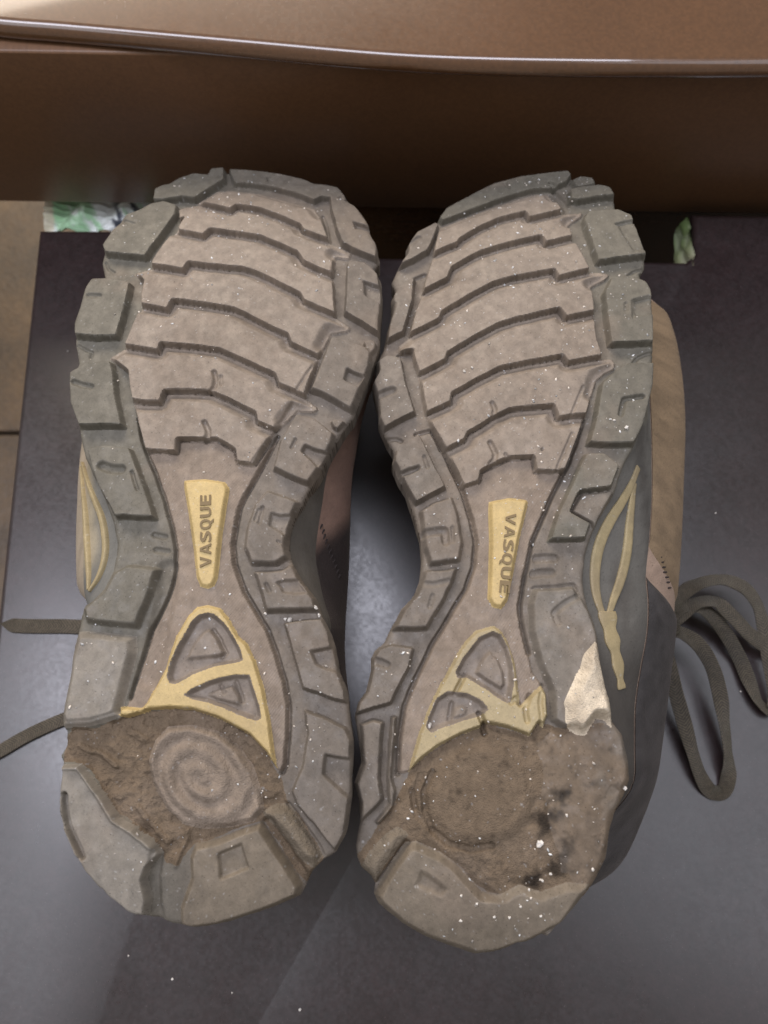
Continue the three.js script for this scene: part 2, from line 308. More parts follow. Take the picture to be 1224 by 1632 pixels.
  // a panel sewn over the upper: rows of v between two lines of plan z on one side, standing a little proud
  made.overlay = (name, left, vA, vB, zA, zB, lift, color) => {
    const idxs = []; for (let i = 0; i < NS; i++) if (R[i] === left) idxs.push(i);
    const zAt = (f, v) => at(Math.floor(f) % NS, v)[2] * (1 - f % 1) + at((Math.floor(f) + 1) % NS, v)[2] * (f % 1);
    let s0 = 0; for (let k = 0; k < idxs.length; k++) if ((idxs[k] + 1) % NS !== idxs[(k + 1) % idxs.length]) s0 = idxs[(k + 1) % idxs.length];
    const e0 = s0 + idxs.length - 1, rising = at(e0 % NS, 1)[2] > at(s0, 1)[2];
    const seek = (z, v) => { let a = s0, c = e0; for (let k = 0; k < 26; k++) { const m = (a + c) / 2, up = zAt(m, v) < z; if (up === rising) a = m; else c = m; } return (a + c) / 2; };
    const nv = 22, ns = 90, pos = [], uv = [], col = [], idx = [];
    for (let j = 0; j <= nv; j++) { const v = lerp(vA, vB, j / nv), a = seek(zA(v), v), c = zB === null ? (rising ? e0 : s0) : seek(zB(v), v);
      for (let i = 0; i <= ns; i++) { const f = lerp(a, c, i / ns), i0 = Math.floor(f), p0 = at(i0 % NS, v), p1 = at((i0 + 1) % NS, v), t = f % 1, p = [0, 1, 2].map((e) => lerp(p0[e], p1[e], t)), edge = Math.min(1, i / 2, (ns - i) / 2, (j + 0.6) / 1.6), l = lift * edge;
        pos.push(p[0] + (left ? -l : l), p[1] + l * 0.5, p[2]); uv.push((p[2] + 0.3 * p[0]) / 0.03, v * 0.025 / 0.03); col.push(...color(p, v)); } }
    for (let j = 0; j < nv; j++) for (let i = 0; i < ns; i++) { const a = j * (ns + 1) + i, q = a + 1, c = a + ns + 1, d = c + 1; if (rising !== left) idx.push(a, c, q, q, c, d); else idx.push(a, q, c, q, d, c); }
    const g = new THREE.BufferGeometry(); g.setAttribute('position', new THREE.Float32BufferAttribute(pos, 3)); g.setAttribute('uv', new THREE.Float32BufferAttribute(uv, 2)); g.setAttribute('color', new THREE.Float32BufferAttribute(col, 3)); g.setIndex(idx); g.computeVertexNormals();
    return (made[name] = mesh(name, g, M.leather, root));
  };
  for (const key in parts) {
    const map = new Map(), pos = [], nor = [], uv = [], col = [], idx = [];
    for (const k of parts[key]) {
      let m = map.get(k);
      if (m === undefined) { m = pos.length / 3; map.set(k, m); const p = G.pos.slice(k * 3, k * 3 + 3); pos.push(...p); nor.push(wn[k * 3], wn[k * 3 + 1], wn[k * 3 + 2]); uv.push(G.uv[k * 2], G.uv[k * 2 + 1]); const i = k % W1; col.push(...paint.color(key, p, vs[(k - i) / W1], R[i % NS])); }
      idx.push(m);
    }
    const g = new THREE.BufferGeometry(); g.setAttribute('position', new THREE.Float32BufferAttribute(pos, 3)); g.setAttribute('normal', new THREE.Float32BufferAttribute(nor, 3)); g.setAttribute('uv', new THREE.Float32BufferAttribute(uv, 2)); g.setAttribute('color', new THREE.Float32BufferAttribute(col, 3)); g.setIndex(idx);
    made[key] = mesh(key, g, key === 'midsole' ? M.rubber : M.leather, root);
  }
  return made;
}
// where a sight line first meets some meshes
const caster = new THREE.Raycaster();
function meet(px, py, meshes) { scene.updateMatrixWorld(true); caster.set(EYE, sight(px, py)); const h = caster.intersectObjects(meshes, false)[0]; return h ? { p: h.point.clone(), n: h.face.normal.clone() } : null; }

// ------------------------------------------------------------------ ribbons (laces) and flattened cords (frames)
function ribbon(points, width, thick, normals, taper = 0, color = null) {
  const c = new THREE.CatmullRomCurve3(points), n = Math.max(24, points.length * 12), prof = [];
  for (const [a, c2] of [[1, 0.35], [0.93, 0.9], [0.5, 1], [0, 0.96], [-0.5, 1], [-0.93, 0.9], [-1, 0.35], [-1, -0.35], [-0.93, -0.9], [0, -1], [0.93, -0.9], [1, -0.35]]) prof.push([a * width / 2, c2 * thick / 2]);
  const pos = [], uv = [], idx = [], col = [], len = c.getLength();
  for (let s = 0; s <= n; s++) {
    const t = s / n, p = c.getPoint(t), d = c.getTangent(t), f = t * (normals.length - 1), k = Math.min(normals.length - 2, Math.floor(f)), up = normals[k].clone().lerp(normals[k + 1], f - k), side = d.clone().cross(up).normalize();
    up.copy(side).cross(d).normalize();
    const tw = typeof taper === 'function' ? taper(t) : 1 - taper * Math.pow(Math.abs(t * 2 - 1), 6);
    for (let q = 0; q <= 12; q++) { const [a, b] = prof[q % 12]; const v = p.clone().addScaledVector(side, a * tw).addScaledVector(up, b * tw); pos.push(v.x, v.y, v.z); uv.push(t * len / 0.02, 0.5 + a / 0.02); if (color) col.push(...color(v.x, v.z)); }
  }
  for (let s = 0; s < n; s++) for (let q = 0; q < 12; q++) { const a = s * 13 + q, b = a + 1, e = a + 13, g = e + 1; idx.push(a, b, e, b, g, e); }
  for (const s of [0, n]) for (let q = 1; q < 11; q++) idx.push(...(s ? [s * 13, s * 13 + q, s * 13 + q + 1] : [0, q + 1, q]));
  const g = new THREE.BufferGeometry(); g.setAttribute('position', new THREE.Float32BufferAttribute(pos, 3)); g.setAttribute('uv', new THREE.Float32BufferAttribute(uv, 2)); if (color) g.setAttribute('color', new THREE.Float32BufferAttribute(col, 3)); g.setIndex(idx); g.computeVertexNormals();
  return g;
}
function crumb(r, squash = 0.7) {
  const g = new THREE.IcosahedronGeometry(r, 1), p = g.attributes.position;
  for (let i = 0; i < p.count; i++) { const x = p.getX(i), y = p.getY(i), z = p.getZ(i), s = 1 + 0.45 * vnoise(x / r * 1.7 + r * 9e3, y / r * 1.7 + z / r * 2.1, 5); p.setXYZ(i, x * s, y * s * squash, z * s); }
  g.computeVertexNormals(); return g;
}
const font = await new FontLoader().loadAsync('fonts/droid/droid_sans_bold.typeface.json');
function lettering(plate, sole, word, a, b, height, plateTop) {
  // letters moulded on the plate, from point a to point b along the sole
  const A = onSurface(...a, sole.form), B = onSurface(...b, sole.form), dx = B.x - A.x, dz = B.z - A.z, len = Math.hypot(dx, dz), ux = dx / len, uz = dz / len, lx = uz, lz = -ux;
  const adv = len / word.length;
  [...word].forEach((ch, i) => {
    const g = new TextGeometry(ch, { font, size: 1, depth: 1, curveSegments: 6 }); g.computeBoundingBox();
    const bb = g.boundingBox, p = g.attributes.position, w = bb.max.x - bb.min.x, hgt = bb.max.y - Math.max(bb.min.y, 0);
    for (let k = 0; k < p.count; k++) {
      const s = i * adv + adv * 0.07 + (p.getX(k) - bb.min.x) / w * adv * 0.86, t = (p.getY(k) / hgt - 0.5) * height, x = A.x + ux * s + lx * t, z = A.z + uz * s + lz * t;
      p.setXYZ(k, x, sole.form(x, z) + plateTop / 1000 + (p.getZ(k) - 0.4) * 0.0007, z);
    }
    g.computeVertexNormals();
    mesh('letter', g, M.ink, plate);
  });
}
// ------------------------------------------------------------------ colours of the worn rubber (albedo), with dirt in grains and blotches
const TONE = {
  heelR: [0.192, 0.168, 0.138], grey: [0.151, 0.138, 0.109], greyTan: [0.174, 0.147, 0.119], tan: [0.262, 0.216, 0.172], shank: [0.25, 0.2, 0.156], yellow: [0.525, 0.390, 0.170], yellowWorn: [0.4, 0.32, 0.175],
  brown: [0.172, 0.128, 0.087], cushion: [0.273, 0.219, 0.170], heel: [0.242, 0.216, 0.178], heelTan: [0.197, 0.161, 0.118], well: [0.242, 0.200, 0.161], cream: [0.76, 0.65, 0.49], burnt: [0.03, 0.023, 0.017],
};
function worn(c, x, z, k, soil = 1) {
  const a = 1 + 0.11 * fbm(x * 70, z * 70, 4, k) + 0.26 * fbm(x * 520, z * 420, 3, k + 30) * soil, d = sm(0.05, 0.4, fbm(x * 45, z * 45, 4, k + 60)) * 0.4 * soil, g = hash(Math.round(x * 2600), Math.round(z * 2600), k) > 0.9935 ? 0.35 : 0;
  const dirt = [0.21, 0.165, 0.125];
  return c.map((v, i) => lerp(lerp(v * a, dirt[i] * a, d), 0.62, g * (0.4 + hash(Math.round(x * 2600), Math.round(z * 2600), 9) * 0.6)));
}
const mix = (a, b, t) => a.map((v, i) => lerp(v, b[i], t));

// ------------------------------------------------------------------ the left shoe
function leftShoe() {
  const shoe = tag(new THREE.Group(), 'left hiking shoe lying sole up, with a spiral heel cushion', 'shoe', 'pair of worn hiking shoes');
  shoe.name = 'hiking_shoe'; numbered('hiking_shoe'); scene.add(shoe);
  const form = soleForm(-0.048, -0.02, -0.02, 0);
  const outline = [240,303, 250,293, 268,291, 281,283, 300,273, 330,276, 335,266, 358,264, 380,266, 418,269, 455,275, 488,283, 500,289, 520,291, 538,295, 555,309, 556,317, 568,327, 578,338, 588,355, 590,371, 602,390, 605,408, 597,419, 607,437, 610,467, 607,500, 606,538, 597,566, 592,582, 577,620, 562,658, 542,685, 530,707, 506,752, 491,775, 480,797, 468,820, 460,843, 457,867, 462,890, 480,922, 502,950, 512,980, 525,1005, 531,1028, 540,1070, 552,1100, 556,1140, 562,1180, 561,1225, 559,1275, 556,1300, 550,1332, 535,1362, 515,1374, 495,1394, 487,1412, 477,1432, 455,1442, 420,1456, 380,1470, 345,1480, 305,1485, 268,1479, 243,1470, 225,1466, 200,1457, 175,1440, 152,1420, 130,1393, 112,1365, 98,1340, 91,1310, 89,1280, 91,1250, 93,1222, 85,1206, 95,1190, 97,1165, 88,1150, 92,1120, 100,1087, 105,1050, 112,1015, 119,988, 124,962, 138,953, 157,933, 172,905, 179,862, 172,825, 157,785, 142,755, 127,722, 120,688, 112,650, 106,620, 105,594, 117,572, 112,535, 118,508, 128,478, 133,456, 146,440, 160,437, 156,408, 160,389, 174,368, 190,354, 200,339, 222,332, 238,322];
  const hub = onSurface(318, 1240, form);
  const L1 = [312,319, 340,326, 367,333, 376,326, 412,331, 440,341, 477,357, 482,365, 502,373, 526,381], L2 = [282,366, 300,369, 324,374, 335,364, 385,371, 412,375, 437,385, 472,400, 482,415, 505,426, 531,436], L3 = [238,421, 262,424, 292,429, 300,417, 330,421, 385,426, 405,432, 430,443, 477,467, 483,478, 505,488, 536,500], L4 = [222,484, 245,488, 266,492, 275,477, 330,484, 372,491, 392,500, 430,520, 457,532, 462,546, 485,556, 508,566], L5 = [195,549, 225,554, 252,559, 256,546, 300,550, 350,556, 380,570, 410,583, 437,596, 442,611, 465,620, 486,630], L6 = [208,637, 232,640, 255,640, 262,622, 300,622, 335,624, 362,635, 385,647, 405,657, 408,672, 437,683], L7 = [229,717, 255,719, 280,720, 283,699, 327,699, 345,699, 360,707, 373,716, 376,736, 404,740];
  const bar = (up, low, x = {}) => ({ part: 'tread_bar', bar: true, up, low, tone: 'tan', wall: 0.7, ...x });
  const lug = (pts, tone = 'grey', x = {}) => ({ part: 'edge_lug', pts, tone, wall: 0.9, ...x });
  const pit = (pts, h = -2.4, x = {}) => ({ pts, h, wall: 0.8, ...x });
  const midL = [216,660, 222,695, 232,722, 243,747, 260,800, 271,842, 276,872, 275,905, 269,930, 255,965, 236,1002, 226,1035, 212,1080, 203,1112], midR = [440,690, 412,745, 392,780, 380,805, 375,825, 369,865, 371,895, 387,940, 412,982, 424,1003, 437,1037, 452,1085, 458,1120, 458,1162, 453,1220, 448,1232];
  const rev = (a) => pairs(a).reverse().flat();
  const feats = [
    // forefoot floor and shank
    { part: 'shank', pts: [...midL, 187,1140, 235,1131, 305,1131, 345,1144, 390,1168, 422,1198, 440,1230, ...rev(midR), 405,738, 376,736, 373,716, 345,699, 283,699, 280,720, 229,717], h: -3.1, wall: 0.6, tone: 'shank', mat: 'hatch', form: (x, z, d) => 1.1 * sm(0.001, 0.012, d), key: 'shank' },
    { line: midL, w: 0.95, depth: 2.0 }, { line: midR, w: 0.95, depth: 2.0 },
    { line: [262,905, 262,945, 250,990, 243,1040, 232,1080], w: 4.2, depth: 1.5 },
    // tread bars, toe to ball
    bar([310,317, 345,297, 370,296, 412,301, 460,314, 500,325, 511,340], [...L1, 516,355]),
    bar([281,325, ...L1, 560,396, 556,406, 534,403], [284,352, 291,346, 282,360, ...L2], {}),
    bar([284,352, ...L2], [240,414, ...L3]),
    bar([209,429, 238,421, ...L3, 558,515, 555,522, 528,526, 517,548], [227,446, 222,470, ...L4]),
    bar([...L4], [200,538, ...L5]),
    bar([169,565, 195,549, ...L5, 492,634, 506,645, 500,652, 472,650, 455,668], [201,590, 204,615, ...L6]),
    bar([208,637, ...L6], [...L7]),
    { line: [341,592, 344,604, 341,617, 336,622], w: 1.1, depth: 1.4 }, { line: [325,672, 332,685, 331,695, 326,699], w: 1.1, depth: 1.4 }, { line: [352,600, 353,612], w: 0.9, depth: 0.8 },
    { line: [514,335, 520,352, 524,378], w: 0.9, depth: 1.0 }, { line: [529,437, 532,412], w: 0.8, depth: 0.6 }, { line: [473,620, 505,572], w: 0.8, depth: 0.8 }, { line: [434,686, 466,640], w: 0.8, depth: 0.8 }, { line: [402,736, 429,697], w: 0.8, depth: 0.8 },
    // lugs round the edge: toe
    lug([243,300, 281,283, 335,266, 358,264, 360,284, 335,300, 310,316, 290,313, 262,318, 241,318], 'grey'),
    lug([362,266, 418,267, 455,274, 488,282, 540,294, 556,316, 512,312, 500,318, 470,306, 420,294, 370,289], 'grey', { h: -0.6 }),
    pit([424,281, 440,274, 449,276, 443,284, 425,289], -1.6), pit([533,315, 545,308, 553,313, 545,318], -1.8),
    lug([522,306, 556,320, 568,327, 590,356, 604,392, 602,412, 570,400, 543,386, 534,362, 526,333], 'greyTan'),
    pit([561,350, 570,354, 590,360, 591,369, 580,367, 565,365]),
    lug([552,413, 582,415, 604,435, 610,467, 605,533, 575,513, 547,497], 'greyTan'), pit([577,445, 590,450, 608,456, 608,485, 594,478, 580,471]),
    { pts: [577,540, 592,536, 602,543, 600,552, 592,562, 583,556], h: -1.2, wall: 0.6 },
    lug([526,532, 553,537, 582,548, 594,560, 592,582, 577,620, 561,655, 535,640, 505,624, 491,620, 507,578], 'greyTan', { wall: 1.2 }), pit([552,584, 566,592, 583,597, 577,607, 570,616, 557,610, 546,605]),
    { pts: [525,665, 540,664, 552,667, 545,675, 538,683, 530,678], h: -1.4, wall: 0.6 },
    lug([470,656, 500,662, 535,688, 530,707, 506,751, 491,772, 462,760, 431,746, 445,698], 'greyTan', { wall: 1.1 }), pit([485,706, 500,714, 526,718, 516,733, 505,746, 492,732, 479,720]), { line: [471,700, 465,713], w: 0.7, depth: 0.8 },
    lug([424,776, 450,785, 478,795, 460,842, 456,867, 460,888, 440,900, 396,899, 385,870, 388,842, 402,800], 'greyTan', { h: -0.5, wall: 1.4 }), pit([430,814, 447,818, 466,817, 458,838, 455,856, 440,846, 426,838], -1.9), { line: [418,808, 413,832], w: 0.8, depth: 0.9 }, { line: [406,829, 412,812], w: 0.6, depth: 0.6 },
    lug([400,907, 448,904, 466,893, 480,922, 502,950, 508,974, 462,975, 421,976, 412,945], 'greyTan', { wall: 1.3, h: -0.3 }), pit([437,927, 446,938, 449,945, 470,948, 490,945, 476,922, 452,922], -1.8), { line: [424,931, 430,943], w: 0.8, depth: 0.9 }, { line: [442,862, 446,864], w: 0.6, depth: 0.6 },
    lug([449,990, 480,986, 514,982, 525,1005, 540,1070, 552,1100, 554,1122, 520,1113, 480,1098, 466,1050], 'greyTan'), pit([492,1036, 510,1033, 532,1029, 541,1074, 520,1068, 503,1061]),
    lug([482,1128, 515,1140, 552,1158, 562,1180, 559,1275, 550,1332, 534,1362, 505,1326, 470,1284, 462,1262, 478,1224, 488,1170], 'greyTan'), pit([516,1200, 540,1205, 562,1208, 560,1279, 534,1256, 513,1235], -2.6),
    // lugs on the other side
    lug([196,340, 240,322, 262,318, 284,325, 281,342, 256,375, 231,409, 200,406, 165,403, 160,390, 175,366], 'grey'), { line: [199,352, 212,356], w: 1.2, depth: 0.8 },
    { line: [163,410, 168,420, 176,425], w: 0.8, depth: 0.8 },
    lug([142,441, 175,440, 210,447, 199,494, 187,536, 150,537, 115,534, 114,515, 132,458], 'grey'), { line: [141,470, 158,471], w: 1.3, depth: 1.0 },
    { line: [118,542, 132,551, 140,553, 138,562], w: 0.8, depth: 0.9 },
    lug([107,592, 140,574, 178,572, 182,590, 186,630, 197,679, 160,678, 122,679, 107,640], 'grey'), { line: [117,608, 130,613, 145,616], w: 1.3, depth: 1.2 },
    lug([134,712, 170,706, 207,710, 222,747, 237,790, 248,826, 210,824, 180,824, 170,805, 150,770], 'grey'), { line: [162,742, 178,748, 192,748], w: 2.0, depth: 1.7 }, { line: [209,752, 219,780], w: 0.7, depth: 1.0 },
    { line: [240,848, 258,851], w: 1.2, depth: 0.9 }, { line: [243,872, 262,875], w: 1.2, depth: 0.9 },
    lug([198,896, 225,898, 253,901, 240,945, 217,1001, 180,998, 132,992, 126,968, 160,938, 176,908], 'grey', { h: -0.7, wall: 1.6 }),
    lug([118,1003, 160,1006, 212,1012, 214,1040, 201,1090, 186,1144, 140,1158, 96,1160, 90,1140, 102,1080, 108,1040], 'heel', { h: -0.5, wall: 2.4, rough: 0.5, grain: 60 }),
    // heel: worn-through brown core
    { part: 'heel_core', pts: [94,1182, 110,1160, 150,1160, 187,1143, 235,1131, 305,1131, 345,1144, 390,1168, 422,1198, 445,1240, 456,1275, 500,1345, 514,1372, 487,1412, 470,1395, 436,1345, 415,1312, 380,1323, 345,1338, 306,1347, 285,1368, 276,1386, 258,1382, 243,1345, 215,1320, 185,1302, 165,1270, 145,1240, 127,1218, 94,1216], h: -4.6, wall: 1.0, rough: 1.0, grain: 170, wob: 0.0009, form: (x, z) => 0.75 * (0.55 - 2.2 * Math.abs(fbm(x * 150, z * 240, 5, 77))) - 0.45 * sm(0.12, 0.3, fbm(x * 420, z * 420, 3, 78)),  tone: 'brown', mat: 'foam', note: 'brown worn-through core of the heel' },
    { part: 'heel_cushion', pts: [262,1158, 300,1156, 345,1166, 378,1192, 402,1225, 413,1262, 418,1292, 400,1312, 360,1322, 318,1324, 288,1316, 258,1290, 236,1250, 230,1215, 240,1180], h: -1.9, wall: 1.6, rough: 0.35, grain: 260, tone: 'cushion', mat: 'foam', key: 'cushion',
      form: (x, z) => { const u = x - hub.x, v = z - hub.z, a = (u * 0.78 + v * 0.62) / 0.0185, b = (v * 0.78 - u * 0.62) / 0.0142, r = Math.hypot(a, b), t = Math.atan2(b, a) / (2 * Math.PI); return -0.2 + (0.85 - 0.45 * sm(-0.1, 0.3, fbm(x * 90, z * 90, 3, 44) + u * 12 - v * 10)) * Math.cos(2 * Math.PI * (r * 2.9 + t)) * sm(0.02, 0.2, r); } },
    { pts: [286,1318, 306,1316, 300,1342, 284,1372, 278,1392, 268,1388, 276,1360, 286,1340], h: -1.7, wall: 2.6, rough: 0.5 },
    { part: 'heel_ridge', pts: [414,1296, 436,1282, 458,1284, 480,1316, 512,1368, 499,1390, 478,1376, 450,1340, 424,1312], h: -1.9, wall: 2.6, rough: 0.8, tone: 'heelTan', mat: 'foam' },
    { line: [424,1316, 440,1344, 462,1374, 484,1408], w: 2.6, depth: 2.4 }, { line: [458,1284, 478,1312, 502,1347, 512,1366], w: 1.0, depth: 1.2 },
    // smooth worn heel rubber and the lug beside it
    lug([94,1217, 127,1218, 145,1240, 165,1270, 185,1302, 215,1320, 243,1344, 253,1364, 236,1385, 230,1400, 236,1440, 236,1468, 200,1457, 152,1420, 112,1365, 91,1310, 89,1270], 'heel', { h: -0.1, wall: 1.2, rough: 0.7, grain: 45, wob: 0.0009, form: (x, z, d) => 0.9 * Math.exp(-d / 0.0022) * sm(-0.3, 0.3, fbm(x * 120, z * 120, 3, 8)), note: 'smooth grey rubber of the worn heel side' }),
    { line: [97,1220, 126,1222, 142,1243, 162,1274, 182,1306, 213,1325, 240,1348], w: 1.5, depth: -1.3 }, { line: [96,1157, 140,1155, 184,1141], w: 1.4, depth: -1.1 }, { line: [120,1190, 150,1200, 178,1222], w: 1.2, depth: -1.0 }, { line: [200,1165, 225,1180], w: 1.5, depth: -0.9 }, { line: [215,1290, 235,1315, 262,1345], w: 1.2, depth: -1.0 },
    { line: [101,1268, 102,1292, 107,1316, 117,1340, 129,1366], w: 1.3, depth: 3.2 },
    lug([306,1347, 345,1338, 385,1322, 414,1313, 424,1328, 436,1346, 460,1382, 480,1414, 477,1432, 420,1456, 345,1480, 305,1485, 284,1480, 283,1450, 300,1402, 298,1370], 'heelTan', { h: -0.1, wall: 1.6, rough: 0.4, grain: 90 }),
    pit([345,1361, 366,1350, 386,1342, 398,1386, 372,1396, 349,1404], -1.6),
    { line: [246,1366, 240,1400, 242,1440, 246,1466], w: 2.2, depth: 1.3 },
    // yellow frame with its two windows
    { part: 'shank_frame', pts: [330,963, 350,968, 364,986, 380,1014, 392,1024, 406,1053, 420,1100, 430,1150, 437,1207, 440,1228, 422,1200, 395,1172, 355,1150, 345,1145, 305,1132, 270,1129, 235,1132, 200,1144, 186,1142, 187,1126, 203,1126, 222,1128, 230,1119, 246,1092, 262,1063, 266,1048, 278,1013, 297,980, 313,966], h: -0.8, wall: 0.9, tone: 'yellow', mat: 'plastic', cut: 0.0006, wob: 0.0001, key: 'frame', note: 'yellow frame in front of the heel' },
    { part: 'frame_window', under: 'frame', pts: [330,975, 342,978, 356,991, 368,1008, 385,1041, 387,1052, 380,1055, 342,1062, 306,1075, 278,1090, 268,1088, 264,1076, 270,1055, 282,1030, 303,991, 316,978], h: -3.6, wall: 1.3, tone: 'well', cut: 0.0008, form: (x, z) => 0.3 * fbm(x * 200, z * 200, 3, 4) },
    { part: 'frame_window', under: 'frame', pts: [291,1107, 305,1097, 330,1085, 346,1080, 375,1074, 397,1075, 403,1092, 414,1130, 415,1146, 407,1149, 380,1140, 355,1128, 330,1120, 305,1115], h: -3.4, wall: 1.3, tone: 'well', cut: 0.0008, form: (x, z) => 0.4 * fbm(x * 240, z * 240, 3, 5) },
    { mark: 1, pts: [290,1052, 305,1022, 322,1004, 332,998, 346,1015, 357,1040, 348,1046, 320,1050], h: -1.9, wall: 1.0, tone: 'cushion', rough: 0.4 },
    { line: [337,1002, 348,1018, 357,1040, 350,1046], w: 0.8, depth: 0.8 }, { mark: 1, pts: [325,1108, 345,1096, 370,1090, 382,1110, 384,1126, 362,1121, 342,1116], h: -2.1, wall: 1.0, rough: 0.5 }, { line: [374,1086, 380,1100, 385,1117], w: 0.8, depth: 0.8 }, { line: [348,1092, 356,1104], w: 0.7, depth: 0.7 },
    // plate with the maker's lettering
    { part: 'logo_plate', pts: [291,763, 325,761, 357,765, 364,776, 360,800, 352,850, 345,920, 340,932, 330,937, 318,934, 311,920, 306,875, 297,812, 291,776], h: -0.7, wall: 1.1, tone: 'yellow', mat: 'plastic', key: 'plate', cut: 0.002, wob: 0.0001 },
  ];
  for (const f of feats) if (f.mat) f.mat = M[f.mat];
  const colorOf = (x, z, f) => {
    const outer = sm(-0.03, -0.085, x) ; // greener grey along the outer edge
    let c = TONE[f.tone ?? 'grey'];
    if (f.part === 'outsole') c = mix(TONE.greyTan, TONE.grey, outer);
    if (f.tone === 'grey' && f.part === 'edge_lug') c = mix(TONE.greyTan, TONE.grey, 0.3 + 0.7 * outer);
    return worn(c, x, z, 11, f.mat === M.plastic ? 0.45 : 1);
  };
  const sole = buildSole(shoe, form, outline, feats, colorOf);
  for (const o of [...shoe.children]) if (o.name === 'frame_window') sole.made.frame.add(o);
  lettering(sole.made.plate, sole, 'VASQUE', [327, 905], [327, 787], 0.0034, -0.7);
  const body = buildBody(shoe, sole, (z) => -0.048 - 0.02 * z, {
    ml: [134,690, 135,730, 137,780, 138,850, 140,920, 143,955], ymr: 0.075, mr: [556,690, 540,720, 525,750, 515,812, 509,855, 506,892, 512,930, 520,965, 532,1000],
    ur: [597,600, 579,655, 567,720, 561,766, 558,850, 557,890, 553,960, 549,1020, 552,1080, 557,1120], ul: [134,700, 132,760, 132,850, 136,950], insL: 0.002, insR: 0.003,
  }, {
    part: (p, v, left) => (v < 1 ? 'midsole' : 'upper'),
    color: (part, p, v, left) => {
      const n = 1 + 0.25 * fbm(p[0] * 160, p[2] * 160 + p[1] * 130, 4, 5);
      if (part === 'midsole') { const k = left ? sm(0.35, 0.75, v + 0.25 * fbm(p[2] * 190, p[1] * 190, 3, 8)) * sm(-0.150, -0.135, p[2]) * (1 - sm(-0.052, -0.045, p[2])) : 0; return mix(left ? [0.19, 0.185, 0.165] : [0.13, 0.115, 0.095], [0.36, 0.31, 0.22], k).map((c) => c * n); }
      const heel = sm(-0.062, -0.052, p[2] + (v - 1) * 0.02); return mix(left ? [0.4, 0.33, 0.24] : [0.36, 0.225, 0.17], [0.035, 0.024, 0.022], left ? 0 : heel).map((c) => c * n);
    },
  });
  // yellow frame on the outer side of the midsole
  const strip = (px, w, name = 'midsole_frame') => {
    const hits = px.map(([a, b]) => meet(a, b, [body.midsole, body.upper])).filter(Boolean); if (hits.length < 3) return null;
    return mesh(name, ribbon(hits.map((h) => h.p.addScaledVector(h.n, 0.0004)), w, 0.0026, hits.map((h) => h.n), (t) => 0.45 + 0.55 * Math.sin(Math.PI * clamp(t, 0.02, 0.98)), (x, z) => worn(TONE.yellowWorn, x, z, 3, 0.7)), M.plastic, shoe);
  };
  strip(pairs([133,738, 143,770, 155,800, 165,825, 170,850, 171,880, 166,905, 157,925, 145,942]), 0.0019);
  strip(pairs([131,745, 135,780, 139,815, 141,850, 143,885, 144,915, 143,940]), 0.0017);
  // stitches on the brown leather of the inner side
  for (const [a, b] of pairs([511,840, 514,848, 516,856, 519,864, 522,872, 525,880, 528,888, 531,896, 534,904, 537,912, 540,920])) {
    const h = meet(a, b, [body.upper]); if (!h) continue;
    const s = mesh('stitch', new THREE.CapsuleGeometry(0.00033, 0.0018, 3, 6), M.thread, shoe); s.position.copy(h.p).addScaledVector(h.n, 0.0001); s.rotation.set(Math.PI / 2, 0, 0.5); s.rotation.order = 'YXZ';
  }
  grit(shoe, sole, [[459, 986, 0.0016], [452, 984, 0.001], [502, 967, 0.0014], [507, 978, 0.0011], [420, 975, 0.0009]], 420, 5);
  // lace ends that lie out on the board
  const onBoard = (px, h = 0.0011) => px.map(([a, b]) => onLevel(a, b, h));
  const up = (n) => Array.from({ length: n }, () => new THREE.Vector3(0, 1, 0));
  mesh('lace', ribbon(onBoard([[0, 994], [25, 997], [60, 998], [100, 998], [150, 1000]]), 0.006, 0.0009, up(5), (t) => sm(-0.04, 0.22, t)), M.lace, shoe);
  mesh('lace', ribbon(onBoard([[-30, 1213], [0, 1197], [40, 1174], [80, 1155], [130, 1135]], 0.0013), 0.0052, 0.001, up(5)), M.lace, shoe);
  return { shoe, sole };
}
// pale grit and small stones caught in the tread
function grit(shoe, sole, stones, count, k) {
  for (const [px, py, r] of stones) { const p = sole.at(px, py), s = mesh('stone', crumb(r * 0.5), M.paleStone, shoe); s.position.copy(p); s.position.y += r * 0.3; s.rotation.set(rnd() * 3, rnd() * 3, rnd() * 3); s.userData.label = 'pale stone caught in the tread'; }
  const b = bbox(sole.out), list = [], g0 = new THREE.TetrahedronGeometry(1, 1);
  let n = 0, guard = 0, cx = 0, cz = 0;
  while (n < count && guard++ < 20000) {
    if (rnd() < 0.25 || !guard) { cx = lerp(b[0], b[2], rnd()); cz = lerp(b[1], b[3], Math.pow(rnd(), 1.35)); }
    const x = cx + (rnd() - 0.5) * 0.022, z = cz + (rnd() - 0.5) * 0.022;
    if (toLine(sole.out, x, z, true) < 0.003) continue;
    const r = 0.00013 + 0.0003 * Math.pow(rnd(), 3), y = sole.heightAt(x, z);
    const gg = g0.clone(), cc = Math.pow(rnd(), 0.8) * 0.6 + 0.22, cv = []; for (let q = 0; q < gg.attributes.position.count; q++) cv.push(cc, cc * (0.9 + 0.1 * (n % 2)), cc * (0.78 + 0.2 * (n % 2))); gg.setAttribute('color', new THREE.Float32BufferAttribute(cv, 3));
    list.push(gg.scale(r, r * 0.7, r * (1 + rnd())).rotateY(rnd() * 6).translate(x, y + r * 0.2, z)); n++;
  }
  const m = mesh('grit', mergeGeometries(list), M.grit, shoe); m.userData.kind = 'stuff';
}

